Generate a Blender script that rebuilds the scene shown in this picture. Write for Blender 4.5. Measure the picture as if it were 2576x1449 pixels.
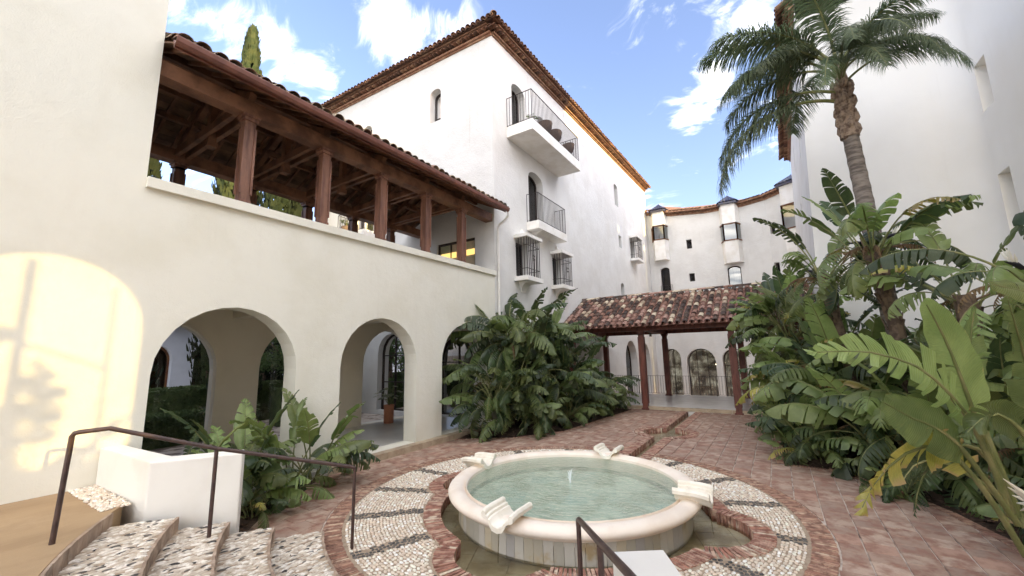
import bpy, math, random
import numpy as np
from mathutils import Matrix, Vector
from mathutils.geometry import tessellate_polygon

for o in list(bpy.data.objects):
    bpy.data.objects.remove(o)
SC = bpy.context.scene
COL = SC.collection
PI = math.pi
RND = random.Random(7)

# ------------------------------------------------------------------ camera
EYE = Vector((0.0, 0.0, 2.4))
cam_d = bpy.data.cameras.new('camera')
cam = bpy.data.objects.new('camera', cam_d)
COL.objects.link(cam)
right = Vector((0.542, -0.840, -0.0218)).normalized()
fwd = Vector((0.832, 0.532, 0.158))
fwd = (fwd - right * fwd.dot(right)).normalized()
upv = right.cross(fwd)
Mc = Matrix((right, upv, -fwd)).transposed().to_4x4()
Mc.translation = EYE
cam.matrix_world = Mc
cam_d.sensor_width = 36
cam_d.lens = 36 * 1020 / 2576
cam_d.clip_start = 0.05
cam_d.clip_end = 3000
SC.camera = cam
SC.render.resolution_x = 1024
SC.render.resolution_y = 576

# ------------------------------------------------------------------ light
SUN_EL = math.radians(11.5)
SUN_X = -0.10                      # direction towards the sun: (SUN_X, -1)
SC.view_settings.view_transform = 'Standard'
SC.view_settings.look = 'None'
SC.view_settings.gamma = 1
SC.view_settings.use_curve_mapping = False
SC.view_settings.exposure = 2.58
SC.cycles.max_bounces = 16
SC.cycles.diffuse_bounces = 10
SC.cycles.transparent_max_bounces = 16
sd = bpy.data.lights.new('sun', 'SUN')
sd.energy = 2.0
sd.angle = math.radians(0.53)
sd.color = (1.0, 0.75, 0.28)
sun = bpy.data.objects.new('sun', sd)
COL.objects.link(sun)
sdir = Vector((SUN_X, -1, 0)).normalized() * math.cos(SUN_EL) + Vector((0, 0, math.sin(SUN_EL)))
sun.rotation_euler = sdir.to_track_quat('Z', 'Y').to_euler()
sun.location = (0, -20, 30)


class NT:
    def __init__(s, tree):
        s.t = tree
        s.n = tree.nodes
        s.l = tree.links

    def new(s, typ, **kw):
        n = s.n.new(typ)
        for k, v in kw.items():
            if k.startswith('i_'):
                key = k[2:]
                key = int(key) if key.isdigit() else key.replace('_', ' ')
                s.put(n.inputs[key], v)
            else:
                setattr(n, k, v)
        return n

    def put(s, inp, v):
        if isinstance(v, bpy.types.NodeSocket):
            s.l.new(v, inp)
        else:
            inp.default_value = v

    def math(s, op, a, b=0.0, c=0.0, clamp=False):
        n = s.n.new('ShaderNodeMath')
        n.operation = op
        n.use_clamp = clamp
        for i, v in enumerate((a, b, c)):
            s.put(n.inputs[i], v)
        return n.outputs[0]

    def vmath(s, op, a, b=(0, 0, 0), out=0):
        n = s.n.new('ShaderNodeVectorMath')
        n.operation = op
        s.put(n.inputs[0], a)
        s.put(n.inputs[1], b)
        return n.outputs[out]

    def mix(s, f, a, b):
        n = s.n.new('ShaderNodeMix')
        n.data_type = 'RGBA'
        s.put(n.inputs[0], f)
        for i, v in ((6, a), (7, b)):
            if not isinstance(v, bpy.types.NodeSocket) and len(v) == 3:
                v = (*v, 1)
            s.put(n.inputs[i], v)
        return n.outputs[2]

    def ramp(s, f, stops, interp='LINEAR'):
        n = s.n.new('ShaderNodeValToRGB')
        n.color_ramp.interpolation = interp
        e = n.color_ramp.elements
        while len(e) < len(stops):
            e.new(0.5)
        for i, (p, c) in enumerate(stops):
            e[i].position = p
            e[i].color = (*c, 1) if len(c) == 3 else c
        s.l.new(f, n.inputs[0])
        return n.outputs[0]

    def noise(s, vec, scale, detail=4, rough=0.55, dist=0.0):
        n = s.n.new('ShaderNodeTexNoise')
        n.inputs['Scale'].default_value = scale
        n.inputs['Detail'].default_value = detail
        n.inputs['Roughness'].default_value = rough
        n.inputs['Distortion'].default_value = dist
        if vec is not None:
            s.l.new(vec, n.inputs['Vector'])
        return n.outputs[0]

    def smooth(s, v, a, b):
        n = s.n.new('ShaderNodeMapRange')
        n.interpolation_type = 'SMOOTHSTEP'
        s.put(n.inputs[0], v)
        n.inputs[1].default_value = a
        n.inputs[2].default_value = b
        return n.outputs[0]


# ------------------------------------------------------------------ sky
world = bpy.data.worlds.new('World')
SC.world = world
world.use_nodes = True
w = NT(world.node_tree)
w.n.clear()
sky = w.new('ShaderNodeTexSky', sky_type='NISHITA')
sky.sun_disc = False
sky.sun_elevation = SUN_EL
sky.sun_rotation = math.atan2(sdir.x, sdir.y)
sky.air_density = 1.0
sky.dust_density = 1.0
sky.ozone_density = 2.0
tc = w.new('ShaderNodeTexCoord')
gdir = tc.outputs['Generated']
sep = w.new('ShaderNodeSeparateXYZ', i_0=gdir)
el = w.math('MAXIMUM', sep.outputs[2], 0.06)
# project the direction on a cloud deck so the clouds shrink towards the horizon
px_ = w.math('DIVIDE', sep.outputs[0], w.math('ADD', el, 0.25))
py_ = w.math('DIVIDE', sep.outputs[1], w.math('ADD', el, 0.25))
cv = w.new('ShaderNodeCombineXYZ', i_0=px_, i_1=py_, i_2=0.0).outputs[0]
warp = w.new('ShaderNodeTexNoise', i_Scale=2.0, i_Detail=3.0, i_Vector=cv).outputs[1]
cv2 = w.vmath('MULTIPLY', w.vmath('ADD', cv, w.vmath('MULTIPLY', warp, (0.45, 0.45, 0.0))), (1.9, 0.9, 1.0))
n1 = w.noise(cv2, 2.6, 9, 0.62)
n2 = w.noise(cv2, 9.0, 6, 0.6)
field = w.math('ADD', w.math('MULTIPLY', n1, 0.72), w.math('MULTIPLY', n2, 0.28))
banks = [((0.27, 0.763, 0.60), 0.10, 0.9), ((0.335, 0.751, 0.57), 0.085, 0.95), ((0.398, 0.731, 0.555), 0.075, 0.95), ((0.444, 0.72, 0.533), 0.06, 0.9),
         ((0.473, 0.589, 0.655), 0.085, 1.0), ((0.509, 0.583, 0.633), 0.08, 1.0), ((0.52, 0.537, 0.664), 0.07, 0.8),
         ((0.838, 0.044, 0.544), 0.075, 1.0), ((0.871, 0.107, 0.48), 0.06, 0.85), ((0.81, 0.01, 0.587), 0.10, 1.0),
         ((0.896, 0.149, 0.418), 0.04, 0.7), ((0.795, 0.092, 0.599), 0.05, 0.55),
         ((-0.4, 0.2, 0.75), 0.7, 1.0), ((-0.6, -0.5, 0.5), 0.8, 1.1), ((0.3, -0.7, 0.7), 0.6, 1.0), ((-0.4, 0.9, 0.4), 0.4, 0.9), ((0.0, -0.2, 1.0), 0.6, 1.0), ((-0.9, 0.1, 0.35), 0.9, 1.15)]  # unseen cloud banks added around the view to brighten the court
tot = None
for c, r, a in banks:
    cc = Vector(c).normalized()
    d = w.vmath('DISTANCE', gdir, tuple(cc), out=1)
    m = w.math('MULTIPLY', w.smooth(d, r * 1.25, 0.0), a)
    tot = m if tot is None else w.math('MAXIMUM', tot, m)
dens = w.math('ADD', w.math('MULTIPLY', w.math('SUBTRACT', field, 0.5), 4.2), w.math('MULTIPLY', tot, 0.66))
cloud = w.math('MULTIPLY', w.smooth(dens, 0.22, 1.38), 0.97)
haze = w.math('POWER', w.math('SUBTRACT', 1.0, w.math('MAXIMUM', sep.outputs[2], 0.0)), 3.0)
base = w.mix(w.math('ADD', w.math('MULTIPLY', haze, 0.22), 0.05), w.vmath('MULTIPLY', sky.outputs[0], (0.645, 0.55, 0.605)), (1.3, 1.65, 2.4))
# clouds towards the low sun, out of view, are brightened to light the court
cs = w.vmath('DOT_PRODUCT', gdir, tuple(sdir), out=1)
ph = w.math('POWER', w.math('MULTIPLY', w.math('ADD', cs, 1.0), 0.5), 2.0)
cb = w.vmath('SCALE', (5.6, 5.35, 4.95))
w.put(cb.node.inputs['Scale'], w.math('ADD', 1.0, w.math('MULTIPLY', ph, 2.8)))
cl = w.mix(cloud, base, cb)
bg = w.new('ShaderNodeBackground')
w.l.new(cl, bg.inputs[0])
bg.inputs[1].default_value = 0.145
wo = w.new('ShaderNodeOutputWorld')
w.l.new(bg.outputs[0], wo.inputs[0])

# ------------------------------------------------------------------ materials
MATS = {}


def rand_node(t):
    oi = t.new('ShaderNodeObjectInfo').outputs['Random']
    ri = t.new('ShaderNodeNewGeometry').outputs['Random Per Island']
    return t.math('FRACT', t.math('ADD', oi, ri))


def pmat(name, col, col2=None, scale=3.0, detail=5, rough=0.8, bump=0.0, bscale=40.0, spec=0.3, rand=None, vary=0.0,
         mask=(0.4, 0.65), metal=0.0, stain=None, stretch=None, dirt=0.0, trans=0.0, streak=0.0):
    m = bpy.data.materials.new(name)
    m.use_nodes = True
    t = NT(m.node_tree)
    t.n.clear()
    geo = t.new('ShaderNodeNewGeometry')
    pos = geo.outputs['Position']
    if stretch:
        pos = t.vmath('MULTIPLY', pos, stretch)
    out = t.new('ShaderNodeOutputMaterial')
    b = t.new('ShaderNodeBsdfPrincipled')
    r = rand_node(t)
    c = None
    if rand:
        c = t.ramp(r, rand, 'CONSTANT' if len(rand) > 3 else 'LINEAR')
    else:
        c = t.new('ShaderNodeRGB').outputs[0]
        c.default_value = (*col, 1)
    if col2:
        nz = t.noise(pos, scale, detail)
        c = t.mix(t.smooth(nz, mask[0], mask[1]), c, col2)
    if stain:
        nz = t.noise(t.vmath('MULTIPLY', geo.outputs['Position'], (1, 1, 0.22)), stain[1], 6, 0.65)
        c = t.mix(t.math('MULTIPLY', t.smooth(nz, 0.5, 0.8), stain[2]), c, stain[0])
    if streak:
        sv = t.vmath('MULTIPLY', geo.outputs['Position'], (1, 1, 0.06))
        s1 = t.smooth(t.noise(sv, 5.5, 5, 0.7), 0.56, 0.80)
        s2 = t.smooth(t.noise(geo.outputs['Position'], 0.45, 3), 0.42, 0.66)
        c = t.mix(t.math('MULTIPLY', t.math('MULTIPLY', s1, s2), streak), c, (0.40, 0.36, 0.29))
    if dirt:
        nz = t.noise(geo.outputs['Position'], 14, 6, 0.7)
        c = t.mix(t.math('MULTIPLY', t.smooth(nz, 0.5, 0.75), dirt), c, (0.03, 0.025, 0.02))
    if vary:
        n = t.new('ShaderNodeHueSaturation')
        t.put(n.inputs['Value'], t.math('ADD', t.math('MULTIPLY', r, vary * 2), 1 - vary))
        t.put(n.inputs['Color'], c)
        c = n.outputs[0]
    t.put(b.inputs['Base Color'], c)
    b.inputs['Roughness'].default_value = rough
    b.inputs['Specular IOR Level'].default_value = spec
    b.inputs['Metallic'].default_value = metal
    if bump:
        bn = t.new('ShaderNodeBump')
        bn.inputs['Strength'].default_value = min(1.0, bump)
        bn.inputs['Distance'].default_value = 0.01 * max(1, bump)
        hgt = t.math('ADD', t.noise(pos, bscale, 5, 0.6), t.math('MULTIPLY', t.noise(pos, bscale * 0.17, 3), 1.5))
        t.l.new(hgt, bn.inputs['Height'])
        t.l.new(bn.outputs[0], b.inputs['Normal'])
    t.l.new(b.outputs[0], out.inputs[0])
    MATS[name] = m
    return m


def emit(name, col, strength):
    m = bpy.data.materials.new(name)
    m.use_nodes = True
    t = NT(m.node_tree)
    t.n.clear()
    e = t.new('ShaderNodeEmission')
    e.inputs[0].default_value = (*col, 1)
    e.inputs[1].default_value = strength
    o = t.new('ShaderNodeOutputMaterial')
    t.l.new(e.outputs[0], o.inputs[0])
    MATS[name] = m
    return m


def glassmat(name, tint, ior=1.45, rough=0.02, ripple=None, refl=1.0, milk=None):
    m = bpy.data.materials.new(name)
    m.use_nodes = True
    t = NT(m.node_tree)
    t.n.clear()
    tr = t.new('ShaderNodeBsdfTransparent')
    tr.inputs[0].default_value = (*tint, 1)
    gl = t.new('ShaderNodeBsdfGlossy')
    gl.inputs['Roughness'].default_value = rough
    gl.inputs['Color'].default_value = (refl, refl, refl, 1)
    fr = t.new('ShaderNodeFresnel')
    fr.inputs[0].default_value = ior
    if ripple:
        geo = t.new('ShaderNodeNewGeometry')
        pos = geo.outputs['Position']
        cx, cy, amp, sc = ripple
        dvec = t.vmath('DISTANCE', t.vmath('MULTIPLY', pos, (1, 1, 0)), (cx, cy, 0), out=1)
        wob = t.noise(pos, 2.2, 3)
        ring = t.math('SINE', t.math('MULTIPLY', t.math('ADD', dvec, t.math('MULTIPLY', wob, 0.30)), 62.0))
        nz = t.noise(t.vmath('MULTIPLY', pos, (1.6, 1.0, 1)), sc, 4, 0.6, 0.6)
        h = t.math('ADD', t.math('MULTIPLY', ring, 0.06), nz)
        bn = t.new('ShaderNodeBump')
        bn.inputs['Strength'].default_value = 1.0
        bn.inputs['Distance'].default_value = amp
        t.l.new(h, bn.inputs['Height'])
        t.l.new(bn.outputs[0], gl.inputs['Normal'])
        t.l.new(bn.outputs[0], fr.inputs['Normal'])
    mx = t.new('ShaderNodeMixShader')
    t.l.new(fr.outputs[0], mx.inputs[0])
    if milk:
        df = t.new('ShaderNodeBsdfDiffuse')
        df.inputs[0].default_value = (*milk[0], 1)
        m2 = t.new('ShaderNodeMixShader')
        m2.inputs[0].default_value = milk[1]
        t.l.new(tr.outputs[0], m2.inputs[1])
        t.l.new(df.outputs[0], m2.inputs[2])
        t.l.new(m2.outputs[0], mx.inputs[1])
    else:
        t.l.new(tr.outputs[0], mx.inputs[1])
    t.l.new(gl.outputs[0], mx.inputs[2])
    o = t.new('ShaderNodeOutputMaterial')
    t.l.new(mx.outputs[0], o.inputs[0])
    MATS[name] = m
    return m


pmat('stucco_cream', (0.775, 0.75, 0.655), (0.72, 0.69, 0.585), 0.7, 6, 0.9, 0.45, 45, stain=((0.62, 0.55, 0.44), 1.3, 0.18), streak=0.22)
pmat('stucco_white', (0.70, 0.69, 0.665), (0.65, 0.635, 0.605), 0.9, 7, 0.9, 1.3, 16, stain=((0.58, 0.55, 0.48), 1.0, 0.26), streak=0.45)
pmat('stucco_smooth', (0.88, 0.855, 0.81), (0.82, 0.79, 0.735), 0.25, 4, 0.9, 0.25, 30, stain=((0.74, 0.69, 0.60), 0.5, 0.18), streak=0.18)
pmat('white_paint', (0.82, 0.80, 0.76), (0.74, 0.71, 0.65), 2.0, 5, 0.7, 0.15, 60, stain=((0.55, 0.50, 0.42), 3.0, 0.15))
pmat('beam_wood', (0.26, 0.125, 0.07), (0.13, 0.06, 0.035), 2.2, 7, 0.55, 0.5, 18, spec=0.35, vary=0.18, stretch=(1, 1, 1), dirt=0.25)
pmat('post_wood', (0.25, 0.12, 0.075), (0.14, 0.062, 0.04), 2.0, 7, 0.5, 0.5, 14, spec=0.4, vary=0.15, stretch=(5, 5, 0.6), dirt=0.25)
pmat('plank_wood', (0.19, 0.105, 0.06), (0.10, 0.052, 0.032), 3.0, 6, 0.7, 0.4, 20, vary=0.3)
pmat('red_wood', (0.17, 0.052, 0.034), (0.095, 0.03, 0.02), 2.5, 6, 0.5, 0.4, 16, spec=0.4, stretch=(4, 4, 0.7), dirt=0.2)
pmat('gutter_paint', (0.21, 0.085, 0.06), (0.15, 0.06, 0.045), 4, 4, 0.4, spec=0.5)
pmat('iron', (0.045, 0.035, 0.032), (0.03, 0.022, 0.02), 9, 4, 0.5, spec=0.4)
pmat('rail_paint', (0.075, 0.042, 0.034), (0.045, 0.025, 0.022), 12, 5, 0.42, 0.1, 80, spec=0.5)
pmat('dark_frame', (0.035, 0.024, 0.02), None, rough=0.5)
TILE = [(0.0, (0.085, 0.058, 0.048)), (0.22, (0.27, 0.150, 0.112)), (0.40, (0.12, 0.082, 0.066)), (0.55, (0.43, 0.33, 0.24)), (0.67, (0.36, 0.22, 0.175)), (0.80, (0.060, 0.045, 0.040)), (0.90, (0.55, 0.46, 0.34))]
pmat('mixed_tile', (0.3, 0.2, 0.1), (0.07, 0.05, 0.04), 9, 6, 0.85, 0.5, 30, rand=TILE, vary=0.1, mask=(0.5, 0.75))
pmat('pan_tile', (0.33, 0.165, 0.125), (0.14, 0.08, 0.062), 7, 6, 0.85, 0.4, 30, vary=0.2)
TILE2 = [(0.0, (0.255, 0.200, 0.148)), (0.25, (0.390, 0.288, 0.198)), (0.5, (0.300, 0.160, 0.107)), (0.7, (0.495, 0.400, 0.281)), (0.86, (0.180, 0.136, 0.107))]
pmat('loggia_tile', (0.3, 0.2, 0.1), (0.20, 0.17, 0.13), 8, 6, 0.9, 0.6, 30, rand=TILE2, vary=0.1, mask=(0.45, 0.7))
TILE3 = [(0.0, (0.17, 0.085, 0.055)), (0.3, (0.24, 0.12, 0.075)), (0.55, (0.12, 0.07, 0.05)), (0.8, (0.30, 0.18, 0.11))]
pmat('eave_tile', (0.3, 0.2, 0.1), (0.10, 0.06, 0.045), 6, 6, 0.85, 0.4, 30, rand=TILE3, vary=0.1, mask=(0.5, 0.75))
pmat('blue_tile', (0.02, 0.022, 0.062), (0.05, 0.04, 0.045), 8, 4, 0.35, spec=0.6, vary=0.3)
pmat('eave_brick', (0.24, 0.12, 0.075), (0.36, 0.22, 0.14), 5, 5, 0.85, 0.5, 30, vary=0.25)
PAVE = [(0.0, (0.423, 0.295, 0.223)), (0.2, (0.462, 0.339, 0.258)), (0.42, (0.382, 0.269, 0.205)), (0.6, (0.496, 0.366, 0.281)), (0.8, (0.436, 0.276, 0.205)), (0.92, (0.342, 0.241, 0.186))]
pmat('paving_tile', (0.3, 0.2, 0.1), (0.30, 0.165, 0.12), 5, 6, 0.72, 0.35, 30, rand=PAVE, vary=0.05, dirt=0.22, spec=0.25)
pmat('paving_mortar', (0.60, 0.51, 0.43), (0.16, 0.11, 0.09), 3.0, 6, 0.95, 0.5, 60, mask=(0.46, 0.66))
BR = [(0.0, (0.432, 0.242, 0.164)), (0.2, (0.529, 0.356, 0.250)), (0.42, (0.361, 0.185, 0.129)), (0.6, (0.492, 0.299, 0.207)), (0.78, (0.600, 0.457, 0.328)), (0.9, (0.324, 0.178, 0.129))]
pmat('ring_brick', (0.3, 0.2, 0.1), (0.24, 0.13, 0.095), 10, 6, 0.85, 0.5, 40, rand=BR, vary=0.08, dirt=0.3)
BR2 = [(0.0, (0.436, 0.239, 0.174)), (0.2, (0.557, 0.389, 0.289)), (0.42, (0.363, 0.180, 0.129)), (0.6, (0.508, 0.333, 0.246)), (0.78, (0.629, 0.533, 0.404)), (0.9, (0.399, 0.187, 0.129))]
pmat('border_brick', (0.3, 0.2, 0.1), (0.24, 0.11, 0.08), 10, 6, 0.8, 0.5, 40, rand=BR2, vary=0.08, dirt=0.3)
PW = [(0.0, (0.827, 0.727, 0.597)), (0.25, (0.860, 0.843, 0.727)), (0.5, (0.752, 0.625, 0.493)), (0.7, (0.860, 0.860, 0.831)), (0.88, (0.652, 0.536, 0.428))]
pmat('pebble_pale', (0.7, 0.6, 0.5), (0.60, 0.50, 0.40), 18, 4, 0.7, 0.2, 60, rand=PW, vary=0.08)
PD = [(0.0, (0.05, 0.048, 0.046)), (0.3, (0.085, 0.08, 0.075)), (0.6, (0.12, 0.105, 0.09)), (0.85, (0.04, 0.038, 0.038))]
pmat('pebble_dark', (0.1, 0.1, 0.1), (0.16, 0.14, 0.12), 18, 4, 0.6, 0.2, 60, rand=PD, vary=0.1)
PS = [(0.0, (0.76, 0.70, 0.61)), (0.2, (0.84, 0.79, 0.71)), (0.42, (0.68, 0.60, 0.50)), (0.6, (0.80, 0.74, 0.66)), (0.80, (0.54, 0.46, 0.37)), (0.90, (0.46, 0.38, 0.30))]
pmat('pebble_step', (0.7, 0.6, 0.5), (0.5, 0.42, 0.33), 18, 4, 0.65, 0.2, 60, rand=PS, vary=0.08)
pmat('pebble_mortar', (0.42, 0.33, 0.24), (0.32, 0.24, 0.17), 12, 5, 0.95, 0.6, 70)
pmat('sand_floor', (0.36, 0.25, 0.145), (0.31, 0.21, 0.12), 1.2, 7, 0.88, 0.35, 45, stretch=(0.7, 2.2, 1), stain=((0.60, 0.46, 0.30), 0.8, 0.35))
pmat('riser_brick', (0.31, 0.225, 0.165), (0.44, 0.34, 0.26), 7, 6, 0.9, 0.6, 30, vary=0.2, dirt=0.35)
pmat('soil', (0.055, 0.035, 0.025), (0.10, 0.065, 0.045), 22, 7, 1.0, 1.0, 45)
pmat('bark_chip', (0.09, 0.05, 0.035), (0.16, 0.10, 0.07), 20, 3, 0.9, vary=0.4)
pmat('earth', (0.17, 0.13, 0.10), (0.12, 0.10, 0.07), 0.5, 6, 1.0)
pmat('kerb_stone', (0.47, 0.375, 0.265), (0.38, 0.29, 0.20), 3.5, 6, 0.85, 0.4, 40, dirt=0.25)
pmat('polished_floor', (0.52, 0.50, 0.45), (0.47, 0.45, 0.40), 1.5, 5, 0.28, spec=0.45)
pmat('walk_floor', (0.74, 0.70, 0.66), (0.68, 0.64, 0.6), 2.0, 4, 0.22, spec=0.5)
pmat('rim_stone', (0.86, 0.77, 0.67), (0.80, 0.69, 0.58), 2.5, 6, 0.72, 0.25, 50, stain=((0.52, 0.38, 0.25), 2.0, 0.25))
pmat('spout_stone', (0.88, 0.83, 0.73), (0.80, 0.74, 0.63), 6, 5, 0.75, 0.2, 50, dirt=0.12)
SL = [(0.0, (0.46, 0.43, 0.36)), (0.25, (0.53, 0.50, 0.44)), (0.5, (0.42, 0.38, 0.30)), (0.75, (0.40, 0.38, 0.36)), (0.9, (0.50, 0.44, 0.33))]
pmat('marble_slab', (0.5, 0.4, 0.3), (0.40, 0.30, 0.17), 2.4, 7, 0.5, 0.15, 30, rand=SL, vary=0.06, mask=(0.52, 0.68), spec=0.4)
FS = [(0.0, (0.598, 0.644, 0.564)), (0.3, (0.690, 0.713, 0.621)), (0.6, (0.506, 0.575, 0.517)), (0.85, (0.632, 0.644, 0.552))]
pmat('pool_slab', (0.4, 0.5, 0.4), (0.46, 0.47, 0.37), 2.2, 6, 0.5, rand=FS, vary=0.06, spec=0.4)
BS = [(0.0, (0.525, 0.450, 0.324)), (0.3, (0.600, 0.537, 0.408)), (0.6, (0.450, 0.400, 0.300)), (0.85, (0.575, 0.500, 0.348))]
pmat('basin_slab', (0.4, 0.3, 0.2), (0.30, 0.24, 0.15), 2.2, 6, 0.5, rand=BS, vary=0.06)
pmat('terracotta', (0.50, 0.22, 0.13), (0.42, 0.18, 0.11), 5, 5, 0.85)
pmat('wicker', (0.15, 0.10, 0.07), (0.09, 0.06, 0.045), 40, 3, 0.8, 0.6, 60)
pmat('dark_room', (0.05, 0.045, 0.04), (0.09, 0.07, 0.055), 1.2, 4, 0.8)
pmat('warm_room', (0.62, 0.50, 0.34), (0.36, 0.36, 0.22), 1.5, 4, 0.8)
pmat('curtain', (0.62, 0.62, 0.60), (0.5, 0.5, 0.49), 3, 3, 0.9, stretch=(8, 8, 0.2))
pmat('door_wood', (0.20, 0.09, 0.04), (0.13, 0.055, 0.03), 3, 5, 0.5)
pmat('far_white', (0.62, 0.64, 0.68), (0.55, 0.57, 0.61), 1.0, 4, 0.9)
pmat('gallery_stucco', (0.78, 0.72, 0.60), (0.72, 0.66, 0.54), 0.7, 6, 0.9, 0.3, 55)
pmat('planter_bed_white', (0.82, 0.79, 0.73), (0.77, 0.73, 0.66), 1.2, 5, 0.8, 0.2, 45)
emit('warm_lamp', (1.0, 0.66, 0.20), 0.26)
emit('bulb', (1.0, 0.75, 0.45), 0.8)
m_ = emit('room_glow', (1.0, 0.8, 0.5), 0.05)  # back panels glow by themselves, room light painted in as noise
t_ = NT(m_.node_tree)
g_ = t_.new('ShaderNodeNewGeometry').outputs['Position']
n_ = t_.noise(t_.vmath('MULTIPLY', g_, (1, 1, 1.4)), 1.3, 5, 0.6)
c_ = t_.ramp(n_, [(0.30, (0.03, 0.025, 0.02)), (0.46, (0.16, 0.12, 0.08)), (0.56, (0.50, 0.42, 0.30)), (0.70, (1.0, 0.90, 0.68))])
e_ = [n for n in t_.n if n.type == 'EMISSION'][0]
t_.l.new(c_, e_.inputs[0])
e_.inputs[1].default_value = 0.10
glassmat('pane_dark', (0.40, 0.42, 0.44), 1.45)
glassmat('pane_clear', (0.62, 0.66, 0.68), 2.2)
glassmat('court_glass', (0.80, 0.83, 0.88), 1.35)
glassmat('patch_dim_glass', (0.36, 0.34, 0.30), 1.3)  # tint added to dim the sun patch on the left wall
glassmat('pool_water', (0.84, 0.93, 0.87), 1.33, 0.02, (6.35, 3.0, 0.030, 7.0), milk=((0.58, 0.70, 0.62), 0.20))
glassmat('basin_water', (0.84, 0.84, 0.76), 1.33, 0.03, (6.4, 3.05, 0.008, 14.0))

# ------------------------------------------------------------------ builders
WM = {}


class MB:
    def __init__(s):
        s.v = []
        s.f = []
        s.m = []
        s.cur = 0

    def face(s, pts, m=None):
        b = len(s.v)
        s.v.extend([tuple(p) for p in pts])
        s.f.append(tuple(range(b, b + len(pts))))
        s.m.append(s.cur if m is None else m)

    def add(s, vs, fs, m=None):
        b = len(s.v)
        s.v.extend([tuple(p) for p in vs])
        for f in fs:
            s.f.append(tuple(b + i for i in f))
            s.m.append(s.cur if m is None else m)

    def box(s, x0, x1, y0, y1, z0, z1, m=None, M=None):
        vs = [Vector((x, y, z)) for z in (z0, z1) for y in (y0, y1) for x in (x0, x1)]
        if M is not None:
            vs = [M @ v for v in vs]
        s.add(vs, [(0, 2, 3, 1), (4, 5, 7, 6), (0, 1, 5, 4), (2, 6, 7, 3), (0, 4, 6, 2), (1, 3, 7, 5)], m)

    def bar(s, a, b, w, h=None, m=None, up=(0, 0, 1)):
        a = Vector(a)
        b = Vector(b)
        h = w if h is None else h
        d = (b - a)
        L = d.length
        d.normalize()
        u = Vector(up)
        sd_ = d.cross(u)
        if sd_.length < 1e-4:
            sd_ = d.cross(Vector((1, 0, 0)))
        sd_.normalize()
        u = sd_.cross(d)
        M = Matrix((d, sd_, u)).transposed().to_4x4()
        M.translation = a
        s.box(0, L, -w / 2, w / 2, -h / 2, h / 2, m, M)

    def tube(s, pts, r, n=8, m=None, cap=True):
        pts = [Vector(p) for p in pts]
        rs = r if isinstance(r, (list, tuple)) else [r] * len(pts)
        b = len(s.v)
        prev = None
        for i, p in enumerate(pts):
            t = (pts[min(i + 1, len(pts) - 1)] - pts[max(i - 1, 0)]).normalized()
            if prev is None:
                a = t.cross(Vector((0, 0, 1)))
                if a.length < 1e-3:
                    a = t.cross(Vector((1, 0, 0)))
            else:
                a = prev - t * prev.dot(t)
            a.normalize()
            prev = a
            c = t.cross(a)
            for k in range(n):
                an = 2 * PI * k / n
                s.v.append(tuple(p + (a * math.cos(an) + c * math.sin(an)) * rs[i]))
        mm = s.cur if m is None else m
        for i in range(len(pts) - 1):
            for k in range(n):
                k2 = (k + 1) % n
                s.f.append((b + i * n + k, b + i * n + k2, b + (i + 1) * n + k2, b + (i + 1) * n + k))
                s.m.append(mm)
        if cap:
            s.f.append(tuple(b + k for k in range(n))[::-1])
            s.m.append(mm)
            e = b + (len(pts) - 1) * n
            s.f.append(tuple(e + k for k in range(n)))
            s.m.append(mm)

    def lathe(s, prof, n=48, c=(0, 0, 0), m=None, closed=False):
        b = len(s.v)
        for r, z in prof:
            for k in range(n):
                a = 2 * PI * k / n
                s.v.append((c[0] + r * math.cos(a), c[1] + r * math.sin(a), c[2] + z))
        mm = s.cur if m is None else m
        L = len(prof)
        for i in range(L if closed else L - 1):
            j = (i + 1) % L
            for k in range(n):
                k2 = (k + 1) % n
                s.f.append((b + i * n + k, b + i * n + k2, b + j * n + k2, b + j * n + k))
                s.m.append(mm)

    def extrude(s, poly, z0, z1, M=None, m=None):
        n = len(poly)
        vs = [Vector((x, y, z0)) for x, y in poly] + [Vector((x, y, z1)) for x, y in poly]
        if M is not None:
            vs = [M @ v for v in vs]
        tris = tessellate_polygon([[Vector((x, y, 0)) for x, y in poly]])
        fs = [tuple(t) for t in tris] + [tuple(i + n for i in t)[::-1] for t in tris]
        fs += [(i, (i + 1) % n, (i + 1) % n + n, i + n) for i in range(n)]
        s.add(vs, fs, m)

    def mesh(s, name, mats, smooth=False, fix=True):
        me = bpy.data.meshes.new(name)
        me.from_pydata(s.v, [], s.f)
        for m in (mats if isinstance(mats, (list, tuple)) else [mats]):
            me.materials.append(MATS[m])
        me.polygons.foreach_set('material_index', s.m)
        if fix:
            import bmesh
            bm = bmesh.new()
            bm.from_mesh(me)
            bmesh.ops.remove_doubles(bm, verts=bm.verts, dist=1e-5)
            bmesh.ops.recalc_face_normals(bm, faces=bm.faces)
            bm.to_mesh(me)
            bm.free()
        if smooth:
            me.polygons.foreach_set('use_smooth', [True] * len(me.polygons))
            if smooth != 'all':
                try:
                    me.set_sharp_from_angle(angle=math.radians(38))
                except Exception:
                    pass
        me.update()
        return me

    def build(s, name, mats, parent=None, smooth=False, M=None, fix=True):
        return put(name, s.mesh(name, mats, smooth, fix), parent, M)


def put(name, me, parent=None, M=None):
    o = bpy.data.objects.new(name, me)
    COL.objects.link(o)
    M = M or Matrix.Identity(4)
    WM[o] = M
    if parent:
        o.parent = parent
        o.matrix_parent_inverse = WM[parent].inverted()
    o.matrix_basis = M
    return o


def tag(o, label=None, cat=None, group=None, kind=None):
    if label:
        o['label'] = label
    if cat:
        o['category'] = cat
    if group:
        o['group'] = group
    if kind:
        o['kind'] = kind
    return o


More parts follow.
